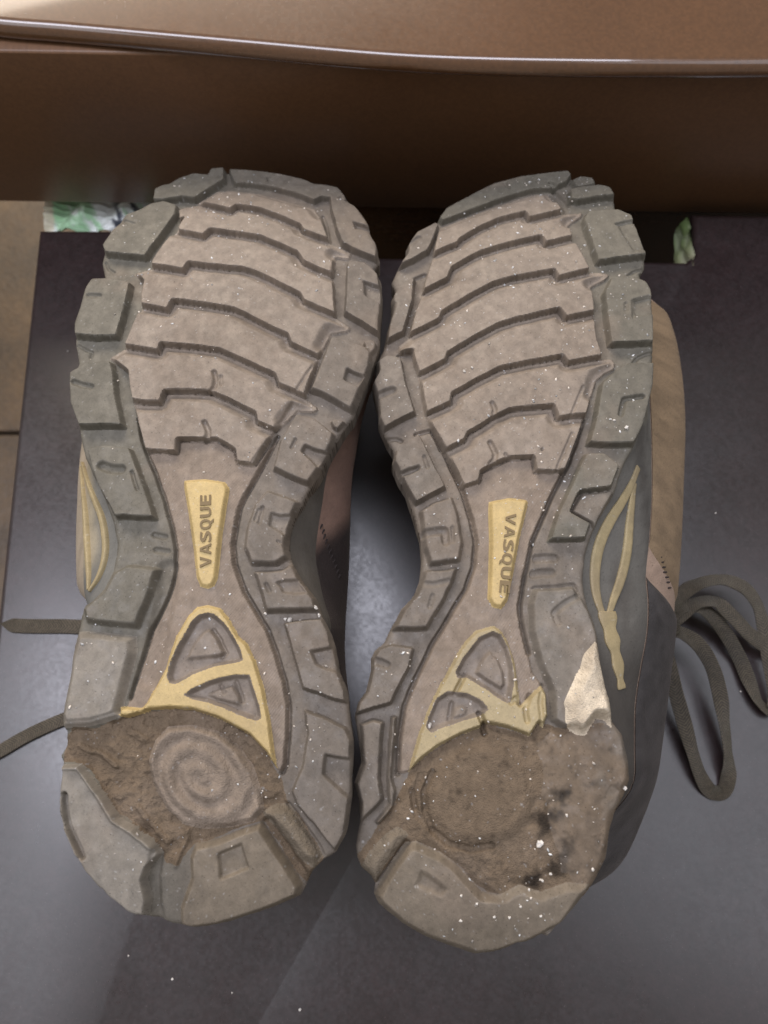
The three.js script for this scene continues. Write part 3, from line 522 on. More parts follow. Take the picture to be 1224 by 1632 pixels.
// ------------------------------------------------------------------ the right shoe
function rightShoe() {
  const shoe = tag(new THREE.Group(), 'right hiking shoe lying sole up, with a torn yellow frame and loose lace loops', 'shoe', 'pair of worn hiking shoes');
  shoe.name = numbered('hiking_shoe'); scene.add(shoe);
  const form = soleForm(0.046, -0.02, 0.105, 0);
  const outline = [697,345, 710,328, 740,312, 785,289, 830,277, 885,269, 908,268, 917,275, 932,276, 947,279, 954,291, 966,292, 976,297, 985,312, 987,326, 997,331, 1010,341, 1020,365, 1030,390, 1035,408, 1034,418, 1026,427, 1030,441, 1040,451, 1044,480, 1048,520, 1048,550, 1047,580, 1045,612, 1038,650, 1030,676, 1015,708, 1000,738, 985,781, 962,822, 948,850, 940,877, 936,906, 937,940, 945,970, 955,994, 960,1020, 966,1060, 975,1105, 984,1150, 1000,1172, 1009,1205, 1012,1245, 1003,1272, 988,1300, 980,1328, 974,1372, 956,1410, 940,1432, 920,1454, 898,1480, 878,1500, 868,1497, 842,1509, 826,1508, 815,1517, 790,1525, 760,1528, 725,1517, 680,1500, 640,1477, 603,1446, 595,1430, 598,1415, 590,1400, 575,1386, 569,1372, 566,1352, 573,1315, 571,1280, 564,1250, 575,1217, 571,1180, 564,1142, 569,1118, 582,1102, 591,1066, 591,1048, 598,1034, 612,1022, 621,1002, 640,967, 660,945, 670,922, 674,887, 671,855, 664,830, 657,805, 647,776, 635,756, 625,733, 629,717, 613,690, 603,665, 604,652, 601,635, 592,607, 601,590, 598,570, 612,547, 617,520, 624,490, 623,470, 631,455, 624,440, 633,420, 648,400, 647,387, 662,367, 678,357];
  const L1 = [690,403, 710,394, 730,386, 735,379, 765,361, 797,347, 837,337, 843,346, 865,341, 895,334], L2 = [672,464, 695,452, 715,442, 722,425, 745,411, 767,400, 810,387, 862,375, 870,386, 890,381, 915,375], L3 = [650,533, 675,521, 702,507, 707,495, 745,472, 785,450, 817,441, 850,435, 883,429, 890,441, 915,434, 943,427], L4 = [667,595, 690,583, 712,572, 715,561, 755,537, 795,515, 830,505, 892,491, 902,505, 925,500, 950,495], L5 = [679,659, 700,649, 720,640, 722,626, 760,604, 797,585, 840,576, 897,566, 905,577, 935,571, 963,566], L6 = [710,717, 725,709, 742,700, 747,689, 768,677, 787,664, 812,652, 850,648, 882,645, 890,665, 912,662, 937,660], L7 = [738,776, 752,771, 765,767, 768,750, 792,736, 812,729, 850,727, 854,750, 880,751, 903,749];
  const bar = (up, low, x = {}) => ({ part: 'tread_bar', bar: true, up, low, tone: 'tan', wall: 0.7, ...x });
  const lug = (pts, tone = 'grey', x = {}) => ({ part: 'edge_lug', pts, tone, wall: 0.9, ...x });
  const pit = (pts, h = -2.4, x = {}) => ({ pts, h, wall: 0.8, ...x });
  const rev = (a) => pairs(a).reverse().flat();
  const midL = [690,682, 712,722, 739,779, 752,820, 760,862, 757,900, 745,935, 720,975, 690,1025, 680,1047, 660,1087, 645,1125, 636,1180, 634,1235], midR = [934,662, 910,733, 897,757, 877,800, 852,857, 838,920, 831,962, 835,998, 846,1040, 852,1070];
  const feats = [
    { part: 'shank', pts: [...midL, 652,1232, 672,1212, 735,1172, 772,1152, 810,1160, 847,1174, 862,1152, 876,1140, 875,1110, 868,1090, ...rev(midR), 903,749, 854,750, 850,727, 812,729, 768,750, 765,767], h: -3.1, wall: 0.6, tone: 'shank', mat: 'hatch', form: (x, z, d) => 1.1 * sm(0.001, 0.012, d) },
    { line: midL, w: 0.95, depth: 1.9 }, { line: midR.slice(0, 18), w: 0.95, depth: 2.0 },
    bar([700,357, 740,340, 805,317, 855,302, 876,302, 884,312], [692,390, ...L1, 897,331]),
    bar([...L1, 932,331, 930,337, 909,352], [682,428, 676,448, ...L2]),
    bar([...L2], [660,498, ...L3]),
    bar([634,546, 650,533, ...L3, 972,427, 974,433, 966,440, 946,450], [636,558, 656,556, 660,575, ...L4, 948,470]),
    bar([...L4], [673,630, ...L5, 954,540, 951,515]),
    bar([...L5, 978,565, 985,573, 984,582, 968,590, 955,600, 947,625], [690,682, 700,700, ...L6]),
    bar([...L6], [723,742, ...L7]),
    { line: [782,705, 790,722, 788,732, 782,738], w: 1.1, depth: 1.2 }, { line: [785,642, 789,652, 787,660], w: 1.0, depth: 1.0 }, { line: [806,724, 808,728], w: 0.8, depth: 0.9 },
    { line: [880,303, 890,314, 900,328], w: 1.4, depth: 1.4 }, { line: [912,660, 930,615], w: 0.7, depth: 0.7 }, { line: [888,748, 912,690], w: 0.7, depth: 0.7 }, { line: [714,722, 734,766], w: 0.7, depth: 0.8 }, { line: [691,684, 704,712], w: 0.7, depth: 0.8 }, { pts: [862,713, 867,713, 867,719, 862,719], h: -1.2, wall: 0.4 },
    // lugs: toe
    lug([698,344, 710,328, 785,289, 830,277, 908,268, 914,276, 905,288, 880,298, 850,300, 800,315, 735,340, 704,352], 'grey', { h: -0.5 }), pit([801,289, 807,288, 814,297, 812,301, 806,298], -1.8),
    { line: [880,290, 893,303, 906,318], w: 1.6, depth: 1.8 },
    lug([910,284, 924,277, 948,279, 953,290, 935,294, 918,296], 'grey', { h: -0.9 }),
    lug([906,300, 922,296, 955,292, 976,297, 984,311, 955,313, 922,319, 908,316], 'grey'),
    lug([662,368, 694,352, 702,356, 694,378, 684,398, 660,412, 632,425, 648,401, 648,388], 'greyTan'), { line: [655,388, 668,378], w: 1.4, depth: 1.0 },
    lug([633,456, 648,445, 664,437, 660,478, 645,528, 614,544, 618,520, 625,490, 624,470], 'greyTan'), { line: [624,484, 620,500], w: 2.0, depth: 1.6 }, { line: [663,436, 677,430], w: 1.4, depth: 1.4 },
    lug([601,572, 618,562, 641,568, 650,610, 665,656, 640,668, 611,684, 603,665, 601,635, 593,607, 602,590], 'greyTan'), { line: [601,631, 613,626, 625,622], w: 2.0, depth: 1.9 }, { line: [636,560, 657,557], w: 1.0, depth: 1.4 },
    lug([628,716, 650,700, 668,686, 679,704, 696,740, 714,776, 690,788, 662,803, 647,776, 626,734], 'greyTan'), pit([636,752, 652,745, 669,740, 671,748, 655,756, 640,760], -2.2), { line: [676,728, 681,745], w: 0.8, depth: 0.8 }, { line: [618,694, 632,693, 640,697], w: 1.0, depth: 1.2 }, { line: [664,686, 686,680], w: 1.0, depth: 1.4 },
    lug([668,810, 690,796, 722,786, 735,822, 741,862, 736,893, 706,898, 684,901, 676,872, 674,852], 'greyTan', { h: -0.7, wall: 1.3 }), { line: [678,849, 695,846, 709,845, 711,862], w: 1.7, depth: 1.5 }, { line: [721,840, 722,862], w: 0.8, depth: 0.8 },
    lug([677,906, 706,904, 733,900, 722,930, 712,954, 698,978, 682,1004, 650,1005, 623,1004, 642,968, 662,946, 672,922], 'greyTan', { wall: 1.2, h: -0.2 }), { line: [676,930, 690,932, 716,925], w: 1.2, depth: 0.7 }, { line: [690,950, 685,966], w: 1.0, depth: 0.6 },
    lug([604,1032, 625,1024, 662,1030, 655,1060, 640,1092, 625,1122, 595,1130, 566,1140, 570,1118, 583,1102, 592,1066, 592,1048], 'greyTan'), { line: [592,1053, 605,1055, 617,1060], w: 1.5, depth: 1.2 },
    lug([572,1152, 595,1144, 612,1148, 610,1190, 607,1240, 612,1278, 590,1300, 572,1318, 572,1280, 566,1250, 577,1217], 'greyTan', { wall: 1.1 }),
    lug([622,1140, 634,1140, 630,1190, 626,1240, 632,1262, 628,1290, 604,1318, 596,1312, 618,1282, 616,1240], 'greyTan', { h: -1.2, wall: 0.9 }),
    // lugs on the right side
    lug([928,348, 936,334, 985,331, 1010,341, 1034,406, 995,410, 953,416, 940,382], 'grey'), pit([983,357, 996,354, 1014,350, 1033,398, 1010,402, 990,372], -1.0, { wall: 1.2 }), { line: [984,357, 1010,352], w: 1.0, depth: 1.2 },
    { line: [1006,432, 1016,423, 1030,419], w: 0.9, depth: 1.0 },
    lug([962,462, 975,438, 1005,436, 1032,446, 1042,462, 1046,545, 1010,546, 972,548, 966,505], 'grey'), pit([1010,477, 1024,474, 1042,470, 1046,500, 1030,503, 1012,504], -1.6), { line: [1010,504, 1010,478, 1034,472], w: 0.8, depth: 0.8 }, { line: [998,483, 998,494], w: 1.0, depth: 0.6 },
    { line: [1014,572, 1022,562, 1036,556, 1048,553], w: 0.9, depth: 1.0 },
    lug([988,582, 1000,575, 1046,575, 1045,612, 1030,676, 1013,707, 975,709, 937,706, 948,662, 958,606, 972,594], 'grey'), { line: [990,660, 995,636, 1010,633, 1025,631], w: 1.1, depth: 1.6 },
    lug([933,718, 965,718, 992,740, 978,776, 950,780, 928,783, 912,813, 946,832, 936,858, 905,861, 874,861, 888,815, 912,765], 'grey', { h: -0.3 }), pit([928,783, 952,780, 976,777, 984,781, 962,820, 950,845, 946,832, 912,813], -2.0),
    { line: [858,887, 872,885, 888,885], w: 1.7, depth: 1.2 }, { line: [853,911, 866,909, 883,909], w: 1.7, depth: 1.1 },
    lug([852,934, 885,933, 918,930, 932,950, 944,970, 958,1010, 964,1060, 975,1105, 955,1130, 930,1150, 905,1165, 880,1150, 878,1100, 860,1060, 845,1005, 844,960], 'heel', { h: -0.5, wall: 1.6, rough: 0.7, grain: 60, tone: 'heelR' }), { line: [856,936, 886,934, 918,931, 923,950], w: 1.2, depth: 0.8 }, { line: [923,950, 900,962, 884,976, 890,992], w: 1.3, depth: 0.8 },
    // heel
    { part: 'heel_core', pts: [652,1232, 672,1212, 735,1172, 772,1152, 810,1160, 847,1174, 862,1152, 905,1160, 985,1152, 1003,1174, 1010,1240, 1000,1272, 986,1300, 978,1330, 972,1372, 940,1432, 880,1455, 800,1440, 757,1410, 730,1380, 682,1350, 647,1346, 622,1376, 597,1414, 590,1400, 575,1386, 569,1368, 600,1318, 634,1270], h: -2.6, wall: 2.0, rough: 0.7, grain: 130, form: (x, z) => -0.35 * sm(0.1, 0.3, fbm(x * 330, z * 330, 4, 71)), wob: 0.0009, tone: 'brown', mat: 'foam', note: 'brown heel core worn flat with burnt spots' },
    { mark: 0, pts: [690,1232, 715,1196, 760,1180, 810,1188, 845,1215, 858,1255, 852,1300, 828,1335, 788,1352, 740,1350, 705,1335, 684,1310, 675,1276], h: -1.5, wall: 3.2, rough: 0.5, grain: 160 },
    { line: [690,1232, 676,1262, 678,1296, 690,1326], w: 1.2, depth: 1.2 }, { line: [690,1326, 716,1347, 752,1357, 786,1350], w: 1.3, depth: 1.2 }, { line: [656,1262, 662,1290], w: 1.2, depth: 0.9 }, { line: [672,1236, 660,1270, 664,1300, 684,1320], w: 1.2, depth: 0.7 },
    { part: 'heel_rubber', pts: [880,1165, 905,1170, 955,1150, 985,1156, 1004,1176, 1010,1240, 1002,1270, 987,1300, 979,1328, 973,1372, 956,1408, 930,1420, 905,1400, 888,1350, 872,1300, 864,1240, 856,1190], h: -1.5, wall: 8, rough: 0.8, grain: 110, tone: 'heelTan', wob: 0.003, form: (x, z) => 0.3 * Math.abs(fbm(x * 160, z * 160, 4, 31)) },
    { pts: [896,1258, 906,1262, 904,1274, 896,1282, 892,1272], h: -3.4, wall: 1.6 }, { pts: [882,1290, 892,1294, 886,1310, 882,1330, 874,1326, 876,1306], h: -3.2, wall: 1.8 }, { pts: [900,1340, 914,1346, 908,1364, 896,1360], h: -3.2, wall: 2 }, { pts: [880,1374, 898,1378, 896,1394, 882,1394], h: -3.6, wall: 2 },
    { part: 'heel_ridge', pts: [616,1330, 634,1318, 652,1332, 636,1352, 612,1385, 600,1414, 590,1400, 574,1386, 586,1362], h: -1.5, wall: 2.4, rough: 0.8, tone: 'heelTan', mat: 'foam' },
    lug([647,1347, 664,1342, 681,1351, 705,1362, 730,1380, 757,1410, 770,1426, 800,1428, 830,1412, 865,1424, 905,1408, 945,1412, 920,1454, 898,1480, 868,1497, 842,1509, 790,1525, 760,1528, 680,1500, 640,1477, 603,1446, 596,1430, 622,1380], 'heelTan', { h: -0.1, wall: 2.2, rough: 0.7, grain: 80, note: 'worn rubber block at the back of the heel' }),
    pit([670,1386, 682,1390, 704,1406, 716,1418, 704,1432, 680,1424, 660,1412], -1.5, { wall: 1.6 }), { line: [648,1348, 632,1374, 604,1412], w: 1.5, depth: 1.8 }, { line: [862,1500, 880,1488, 900,1478], w: 1.0, depth: 0.9 },
    // torn yellow frame
    { part: 'shank_frame', pts: [788,996, 800,1004, 811,1021, 822,1055, 827,1090, 831,1124, 852,1103, 867,1090, 875,1110, 876,1140, 868,1162, 861,1152, 847,1174, 810,1160, 774,1152, 769,1160, 735,1172, 700,1190, 672,1211, 651,1233, 656,1210, 668,1170, 681,1134, 700,1094, 721,1056, 741,1022, 760,1004], h: -0.9, wall: 0.9, tone: 'yellowWorn', mat: 'plastic', cut: 0.0005, wob: 0.00015, key: 'frame', note: 'torn yellow frame in front of the heel' },
    { part: 'frame_window', under: 'frame', pts: [786,1005, 800,1011, 811,1031, 819,1065, 820,1090, 816,1118, 808,1120, 790,1110, 762,1090, 744,1079, 730,1081, 726,1070, 741,1044, 764,1015], h: -3.6, wall: 1.3, tone: 'well', cut: 0.0008 },
    { part: 'frame_window', under: 'frame', pts: [696,1112, 715,1101, 745,1105, 769,1117, 781,1130, 766,1141, 735,1150, 702,1161, 688,1168, 680,1160, 682,1142], h: -3.4, wall: 1.3, tone: 'well', cut: 0.0008 },
    { mark: 1, pts: [757,1072, 768,1050, 783,1034, 797,1050, 806,1070, 808,1090, 800,1100, 775,1084], h: -2.0, wall: 1.0, rough: 0.4 }, { mark: 1, pts: [724,1128, 740,1122, 748,1130, 746,1142, 722,1148], h: -2.2, wall: 1.0, rough: 0.4 }, { line: [721,1120, 718,1148], w: 0.9, depth: 0.9 },
    { line: [765,1138, 771,1152, 774,1170], w: 1.1, depth: 2.6 }, { line: [741,1076, 733,1090, 726,1104], w: 0.9, depth: 1.6 }, { line: [829,1122, 822,1112, 816,1120], w: 0.9, depth: 1.2 }, { line: [846,1108, 838,1130, 842,1150], w: 0.9, depth: 1.0 }, { line: [867,1092, 862,1120, 866,1150], w: 0.9, depth: 0.9 },
    { part: 'torn_foam', pts: [950,1021, 957,1040, 962,1070, 968,1096, 980,1108, 984,1138, 979,1159, 969,1148, 954,1147, 945,1160, 933,1174, 915,1172, 902,1150, 899,1122, 917,1078, 934,1040], h: 2.0, wall: 3.0, rough: 1.3, grain: 120, wob: 0.0008, tone: 'cream', mat: 'foam', note: 'pale torn chunk of yellow foam at the edge of the heel' },
    { part: 'logo_plate', pts: [780,797, 812,791, 842,794, 844,800, 840,815, 830,857, 820,912, 811,956, 800,970, 786,966, 778,953, 780,912, 781,862, 780,820], h: -0.7, wall: 1.1, tone: 'yellow', mat: 'plastic', key: 'plate', cut: 0.002, wob: 0.0001 },
  ];
  for (const f of feats) if (f.mat) f.mat = M[f.mat];
  const spots = pairs([899,1270, 884,1302, 877,1322, 906,1352, 888,1384, 897,1372, 870,1310, 850,1405]).map(([a, b]) => onSurface(a, b, form));
  const colorOf = (x, z, f) => {
    const outer = sm(0.055, 0.085, x);
    let c = TONE[f.tone ?? 'grey'];
    if (f.part === 'outsole') c = mix(TONE.greyTan, TONE.grey, outer);
    if (f.part === 'heel_core' || f.part === 'heel_rubber') { // scorched spots
      let q = 0; for (const s of spots) q = Math.max(q, 1 - Math.hypot(x - s.x, z - s.z) / 0.0042);
      if (f.part === 'heel_rubber') c = mix(TONE.brown, TONE.heelR, sm(0.064, 0.080, x - 0.35 * (z - 0.02) + 0.018 * fbm(x * 130, z * 130, 5, 12)));
      c = mix(c, TONE.burnt, 0.95 * sm(0.05, 0.95, q + 0.75 * fbm(x * 420, z * 420, 4, 2)) * (q > -0.4 ? 1 : 0));
    }
    return worn(c, x, z, 23, f.mat === M.plastic ? 0.5 : 1);
  };
  const sole = buildSole(shoe, form, outline, feats, colorOf);
  for (const o of [...shoe.children]) if (o.name === 'frame_window') sole.made.frame.add(o);
  lettering(sole.made.plate, sole, 'VASQUE', [815, 816], [804, 946], 0.0031, -0.7);
    const body = buildBody(shoe, sole, (z) => 0.046 - 0.02 * z, {
    ymr: 0.09, mr: [1050,500, 1054,560, 1054,625, 1051,725, 1047,800, 1040,870, 1034,920, 1036,960, 1032,1010, 1022,1060, 1012,1120, 1010,1180, 1011,1240],
    ur: [1049,470, 1064,484, 1077,520, 1085,587, 1087,650, 1083,750, 1076,875, 1071,937, 1066,1000, 1060,1060, 1050,1150, 1030,1260, 1006,1330, 985,1372], insL: 0.009, insR: 0.002,
  }, {
    part: (p, v, left) => (v < 1 ? 'midsole' : 'upper'),
    color: (part, p, v, left) => {
      const n = 1 + 0.3 * fbm(p[0] * 160, p[2] * 260 + p[1] * 200, 4, 6), w = fbm(p[2] * 150, p[1] * 150, 3, 7);
      if (part === 'midsole') { const st = fbm(p[2] * 45, p[1] * 420, 4, 14); return mix(mix([0.15, 0.142, 0.125], [0.3, 0.255, 0.115], left ? 0 : (0.55 + 0.45 * st) * sm(0.05, 0.3, v) * (1 - sm(0.6, 0.9, v)) * sm(-0.152, -0.138, p[2]) * (1 - sm(-0.108, -0.098, p[2]))), [0.085, 0.076, 0.066], left ? 0 : Math.max(sm(0.0, 0.4, st) * 0.7, sm(-0.035, -0.01, p[2] + 0.01 * st))).map((c) => c * n); }
      return [0.46, 0.33, 0.25].map((c) => c * n);
    },
  });
  const zs1 = onLevel(1040, 868, 0.088).z, zs2 = onLevel(1068, 975, 0.05).z, zc1 = onLevel(1032, 918, 0.088).z, zc2 = onLevel(1065, 1000, 0.05).z, za = onLevel(1050, 462, 0.06).z;
  body.overlay('suede_panel', false, 1.0, 2.9, () => za, (v) => lerp(zs1, zs2, v - 1), 0.0008, (p, v) => [0.285, 0.2, 0.118].map((c) => c * (1 + 0.35 * fbm(p[2] * 420, p[1] * 420 + p[0] * 300, 4, 6))));
  body.overlay('heel_counter', false, 1.0, 2.9, (v) => lerp(zc1, zc2, v - 1), null, 0.0011, (p, v) => [0.055, 0.05, 0.05].map((c) => c * (1 + 0.7 * fbm(p[2] * 220, p[1] * 220, 4, 7))));
  const sides = [body.midsole, body.upper, body.suede_panel, body.heel_counter];
  const strip = (px, w, form2) => {
    const hits = px.map(([a, b]) => meet(a, b, sides)).filter(Boolean); if (hits.length < 3) return;
    mesh('midsole_frame', ribbon(hits.map((h) => h.p.addScaledVector(h.n, 0.0002)), w, 0.0015, hits.map((h) => h.n), form2, (x, z) => worn(TONE.yellowWorn, x, z, 3, 0.8)), M.plastic, shoe);
  };
  strip(pairs([1016,745, 1004,775, 990,800, 974,825, 960,852, 951,880, 947,910, 948,940, 954,965, 964,990]), 0.0038, (t) => 0.5 + 0.5 * Math.sin(Math.PI * clamp(t, 0.05, 0.95)));
  strip(pairs([1010,770, 1006,800, 1002,835, 999,870, 994,900, 986,930, 977,955, 968,985]), 0.0034, (t) => 0.5 + 0.5 * Math.sin(Math.PI * clamp(t, 0.05, 0.95)));
  strip(pairs([966,975, 970,1000, 976,1025, 982,1050, 987,1080, 990,1098]), 0.0065, (t) => 1.0 - 0.55 * t + 0.12 * Math.sin(t * 21));
  for (const [a, b] of pairs([1047,880, 1050,888, 1053,896, 1056,904, 1058,912, 1061,920, 1063,928, 1065,937])) {
    const h = meet(a, b, sides); if (!h) continue;
    const s = mesh('stitch', new THREE.CapsuleGeometry(0.00033, 0.0018, 3, 6), M.thread, shoe); s.position.copy(h.p).addScaledVector(h.n, 0.0001); s.rotation.set(0.3, 0, 1.2);
  }
  grit(shoe, sole, [[685, 1157, 0.0017], [862, 1346, 0.0019], [867, 1406, 0.001], [862, 1460, 0.0008], [1002, 1258, 0.0012], [735, 1427, 0.0008], [734, 1467, 0.0009], [788, 1461, 0.0009], [812, 1462, 0.0009], [998, 682, 0.0013], [979, 670, 0.0009], [740, 592, 0.0011], [752, 586, 0.0009], [905, 1300, 0.0009], [880, 1395, 0.0008], [845, 1420, 0.0008], [948, 1388, 0.001], [760, 1440, 0.0007], [830, 1445, 0.0008]], 680, 6);
  // loose lace loops over the board on the right
  const at = (a) => a.map(([x, y, h]) => onLevel(x, y, h / 1000)), flat = (n, q = 0) => Array.from({ length: n }, (_, i) => new THREE.Vector3(0.75 * Math.sin(i * 1.3 + q), 1, 0.7 * Math.cos(i * 0.9 + q)));
  mesh('lace', ribbon(at([[1058, 985, 22], [1074, 966, 22], [1090, 944, 21], [1115, 930, 20], [1150, 924, 18], [1185, 936, 16], [1206, 962, 13], [1218, 1005, 10], [1228, 1060, 7], [1236, 1110, 5], [1230, 1134, 3], [1212, 1122, 2], [1196, 1090, 2.5], [1180, 1052, 4], [1160, 1015, 8], [1138, 985, 13], [1112, 966, 17], [1084, 968, 20], [1062, 990, 21]]), 0.006, 0.0009, flat(19)), M.lace, shoe);
  mesh('lace', ribbon(at([[1056, 996, 20], [1078, 985, 20], [1108, 962, 19], [1140, 960, 17], [1170, 985, 14], [1196, 1012, 11], [1222, 1030, 8], [1250, 1045, 5]]), 0.006, 0.0009, flat(8, 1)), M.lace, shoe);
  mesh('lace', ribbon(at([[1056, 1005, 20], [1064, 1050, 16], [1076, 1100, 12], [1090, 1150, 8], [1104, 1200, 5], [1118, 1240, 3], [1134, 1262, 2], [1152, 1262, 2], [1161, 1238, 3], [1160, 1200, 5], [1154, 1150, 8], [1146, 1100, 11], [1134, 1060, 14], [1112, 1026, 17], [1084, 1008, 19], [1060, 1002, 20]]), 0.006, 0.0009, flat(16, 2)), M.lace, shoe);
  const knot = new THREE.TorusKnotGeometry(0.0034, 0.0019, 60, 8, 2, 3); const kp = onLevel(1057, 1000, 0.021); knot.translate(kp.x, kp.y, kp.z); mesh('lace_knot', knot, M.lace, shoe);
  return { shoe, sole };
}
const LEFT = leftShoe(), RIGHT = rightShoe();
// ------------------------------------------------------------------ the setting: board, bench, floor
const boardGrain = scratched(1024, 91, 420, 0.75), boardTex = noiseTexture(1024, (u, v) => {
  const grain = tf(u, v * 0.999, 6, 2) * 0.4 + (tnoise(u, v, 4, 1) * 0 + tnoise(u * 1, v, 1, 1)) * 0 + 0.6 * tf((u * 1) % 1, v, 40, 6), s = tnoise(u, v, 256, 7);
  const k = 0.8 + 0.4 * (grain - 0.5) + 0.2 * (s - 0.5) + 0.55 * (boardGrain[Math.round(v * 1024) * 1024 + Math.round(u * 1024)] - 0.86), p = hash(Math.floor(u * 1024), Math.floor(v * 1024), 4) > 0.9992 ? 0.35 : 0;
  return [0.19 * k + p, 0.138 * k + p, 0.14 * k + p];
}, true);
const boardRough = noiseTexture(512, (u, v) => 0.25 + 0.08 * tf(u, v, 8, 31) + 0.07 * tnoise(u, v, 128, 13));
const boardBump = noiseTexture(512, (u, v) => 0.5 * tf(u, v, 48, 17) + 0.5 * tnoise(u, v, 200, 15));
M.board = new THREE.MeshPhysicalMaterial({ map: boardTex, roughness: 1, roughnessMap: boardRough, bumpMap: boardBump, bumpScale: 0.00001, specularIntensity: 1, ior: 1.8 });
const brownGrain = scratched(1024, 77, 260, 0.9), brownTex = noiseTexture(1024, (u, v) => { const a = tf(u, v, 5, 41), b = tnoise(u, v, 200, 43), k = 0.95 + 0.08 * (a - 0.5) + 0.1 * (b - 0.5) + 0.16 * (brownGrain[Math.round(v * 1024) * 1024 + Math.round(u * 1024)] - 0.84); return [0.375 * k, 0.262 * k, 0.172 * k]; }, true);
const brownRough = noiseTexture(512, (u, v) => 0.2 + 0.06 * tf(u, v, 7, 51) + 0.05 * tnoise(u, v, 150, 53));
M.brown = new THREE.MeshPhysicalMaterial({ map: brownTex, roughness: 1, roughnessMap: brownRough, specularIntensity: 1, clearcoat: 1, clearcoatRoughness: 0.05 });
M.brownLitApron = new THREE.MeshPhysicalMaterial({ map: brownTex, color: new THREE.Color().setRGB(1.35, 1.4, 1.5), roughness: 0.42, specularIntensity: 1 });  // seat brown made lighter in place of light on the apron; also less glossy
const floorTex = noiseTexture(512, (u, v) => { const k = 0.85 + 0.5 * (tf(u, v, 9, 61) - 0.5) + 0.15 * (tnoise(u, v, 100, 63) - 0.5); return [0.38 * k, 0.30 * k, 0.2 * k]; }, true);
M.floor = new THREE.MeshPhysicalMaterial({ map: floorTex, roughness: 0.45, bumpMap: gritBump, bumpScale: 0.0003 });

function slab(outline, yTop, thick, bevel) { // a flat board with rounded edges, its outline in plan
  const s = new THREE.Shape(outline.map((p) => new THREE.Vector2(p[0], -p[1])));
  const g = new THREE.ExtrudeGeometry(s, { depth: thick - 2 * bevel, bevelEnabled: true, bevelThickness: bevel, bevelSize: bevel, bevelOffset: -bevel, bevelSegments: 6, curveSegments: 12 });
  g.rotateX(-Math.PI / 2); g.translate(0, yTop - thick + bevel, 0);
  const p = g.attributes.position, uv = g.attributes.uv; for (let i = 0; i < p.count; i++) uv.setXY(i, p.getX(i) / 0.16, (p.getZ(i) + p.getY(i)) / 0.16);
  return toCreasedNormals(mergeVertices(g.deleteAttribute('normal')), 0.6);
}
const P0 = (x, y, h = 0) => { const p = onLevel(x, y, h); return [p.x, p.z]; };
{ // the dark board the shoes lie on, with a notch cut into its far edge
  const far = P0(62, 366), nearL = P0(-6, 1010), r = 0.004;
  const dz = (far[0] - nearL[0]) / (far[1] - nearL[1]), leftAt = (z) => far[0] + (z - far[1]) * dz;
  const a = P0(560, 366), b = P0(565, 409), c = P0(1108, 417), d = P0(1112, 341), e = P0(1500, 346);
  const o = [far, P0(300, 367), a, [b[0], b[1] - r], b, [c[0] - r, c[1]], [c[0], c[1] - r], [c[0] + 0.001, d[1]], e, [0.36, 0.30], [leftAt(0.30), 0.30]];
  const board = tag(new THREE.Group(), 'dark purple-brown wooden board under the shoes, with a notch in its far edge', null, null, 'structure'); board.name = numbered('board'); scene.add(board);
  mesh('tabletop', slab(o, 0, 0.013, 0.0022), M.board, board);
  const strip = new RoundedBoxGeometry(0.6, 0.2, 0.014, 2, 0.001); strip.translate(0.2, -0.1135, b[1] + 0.012); mesh('strip', strip, M.board, board);  // unseen piece added under the board to keep light out of the gap
}
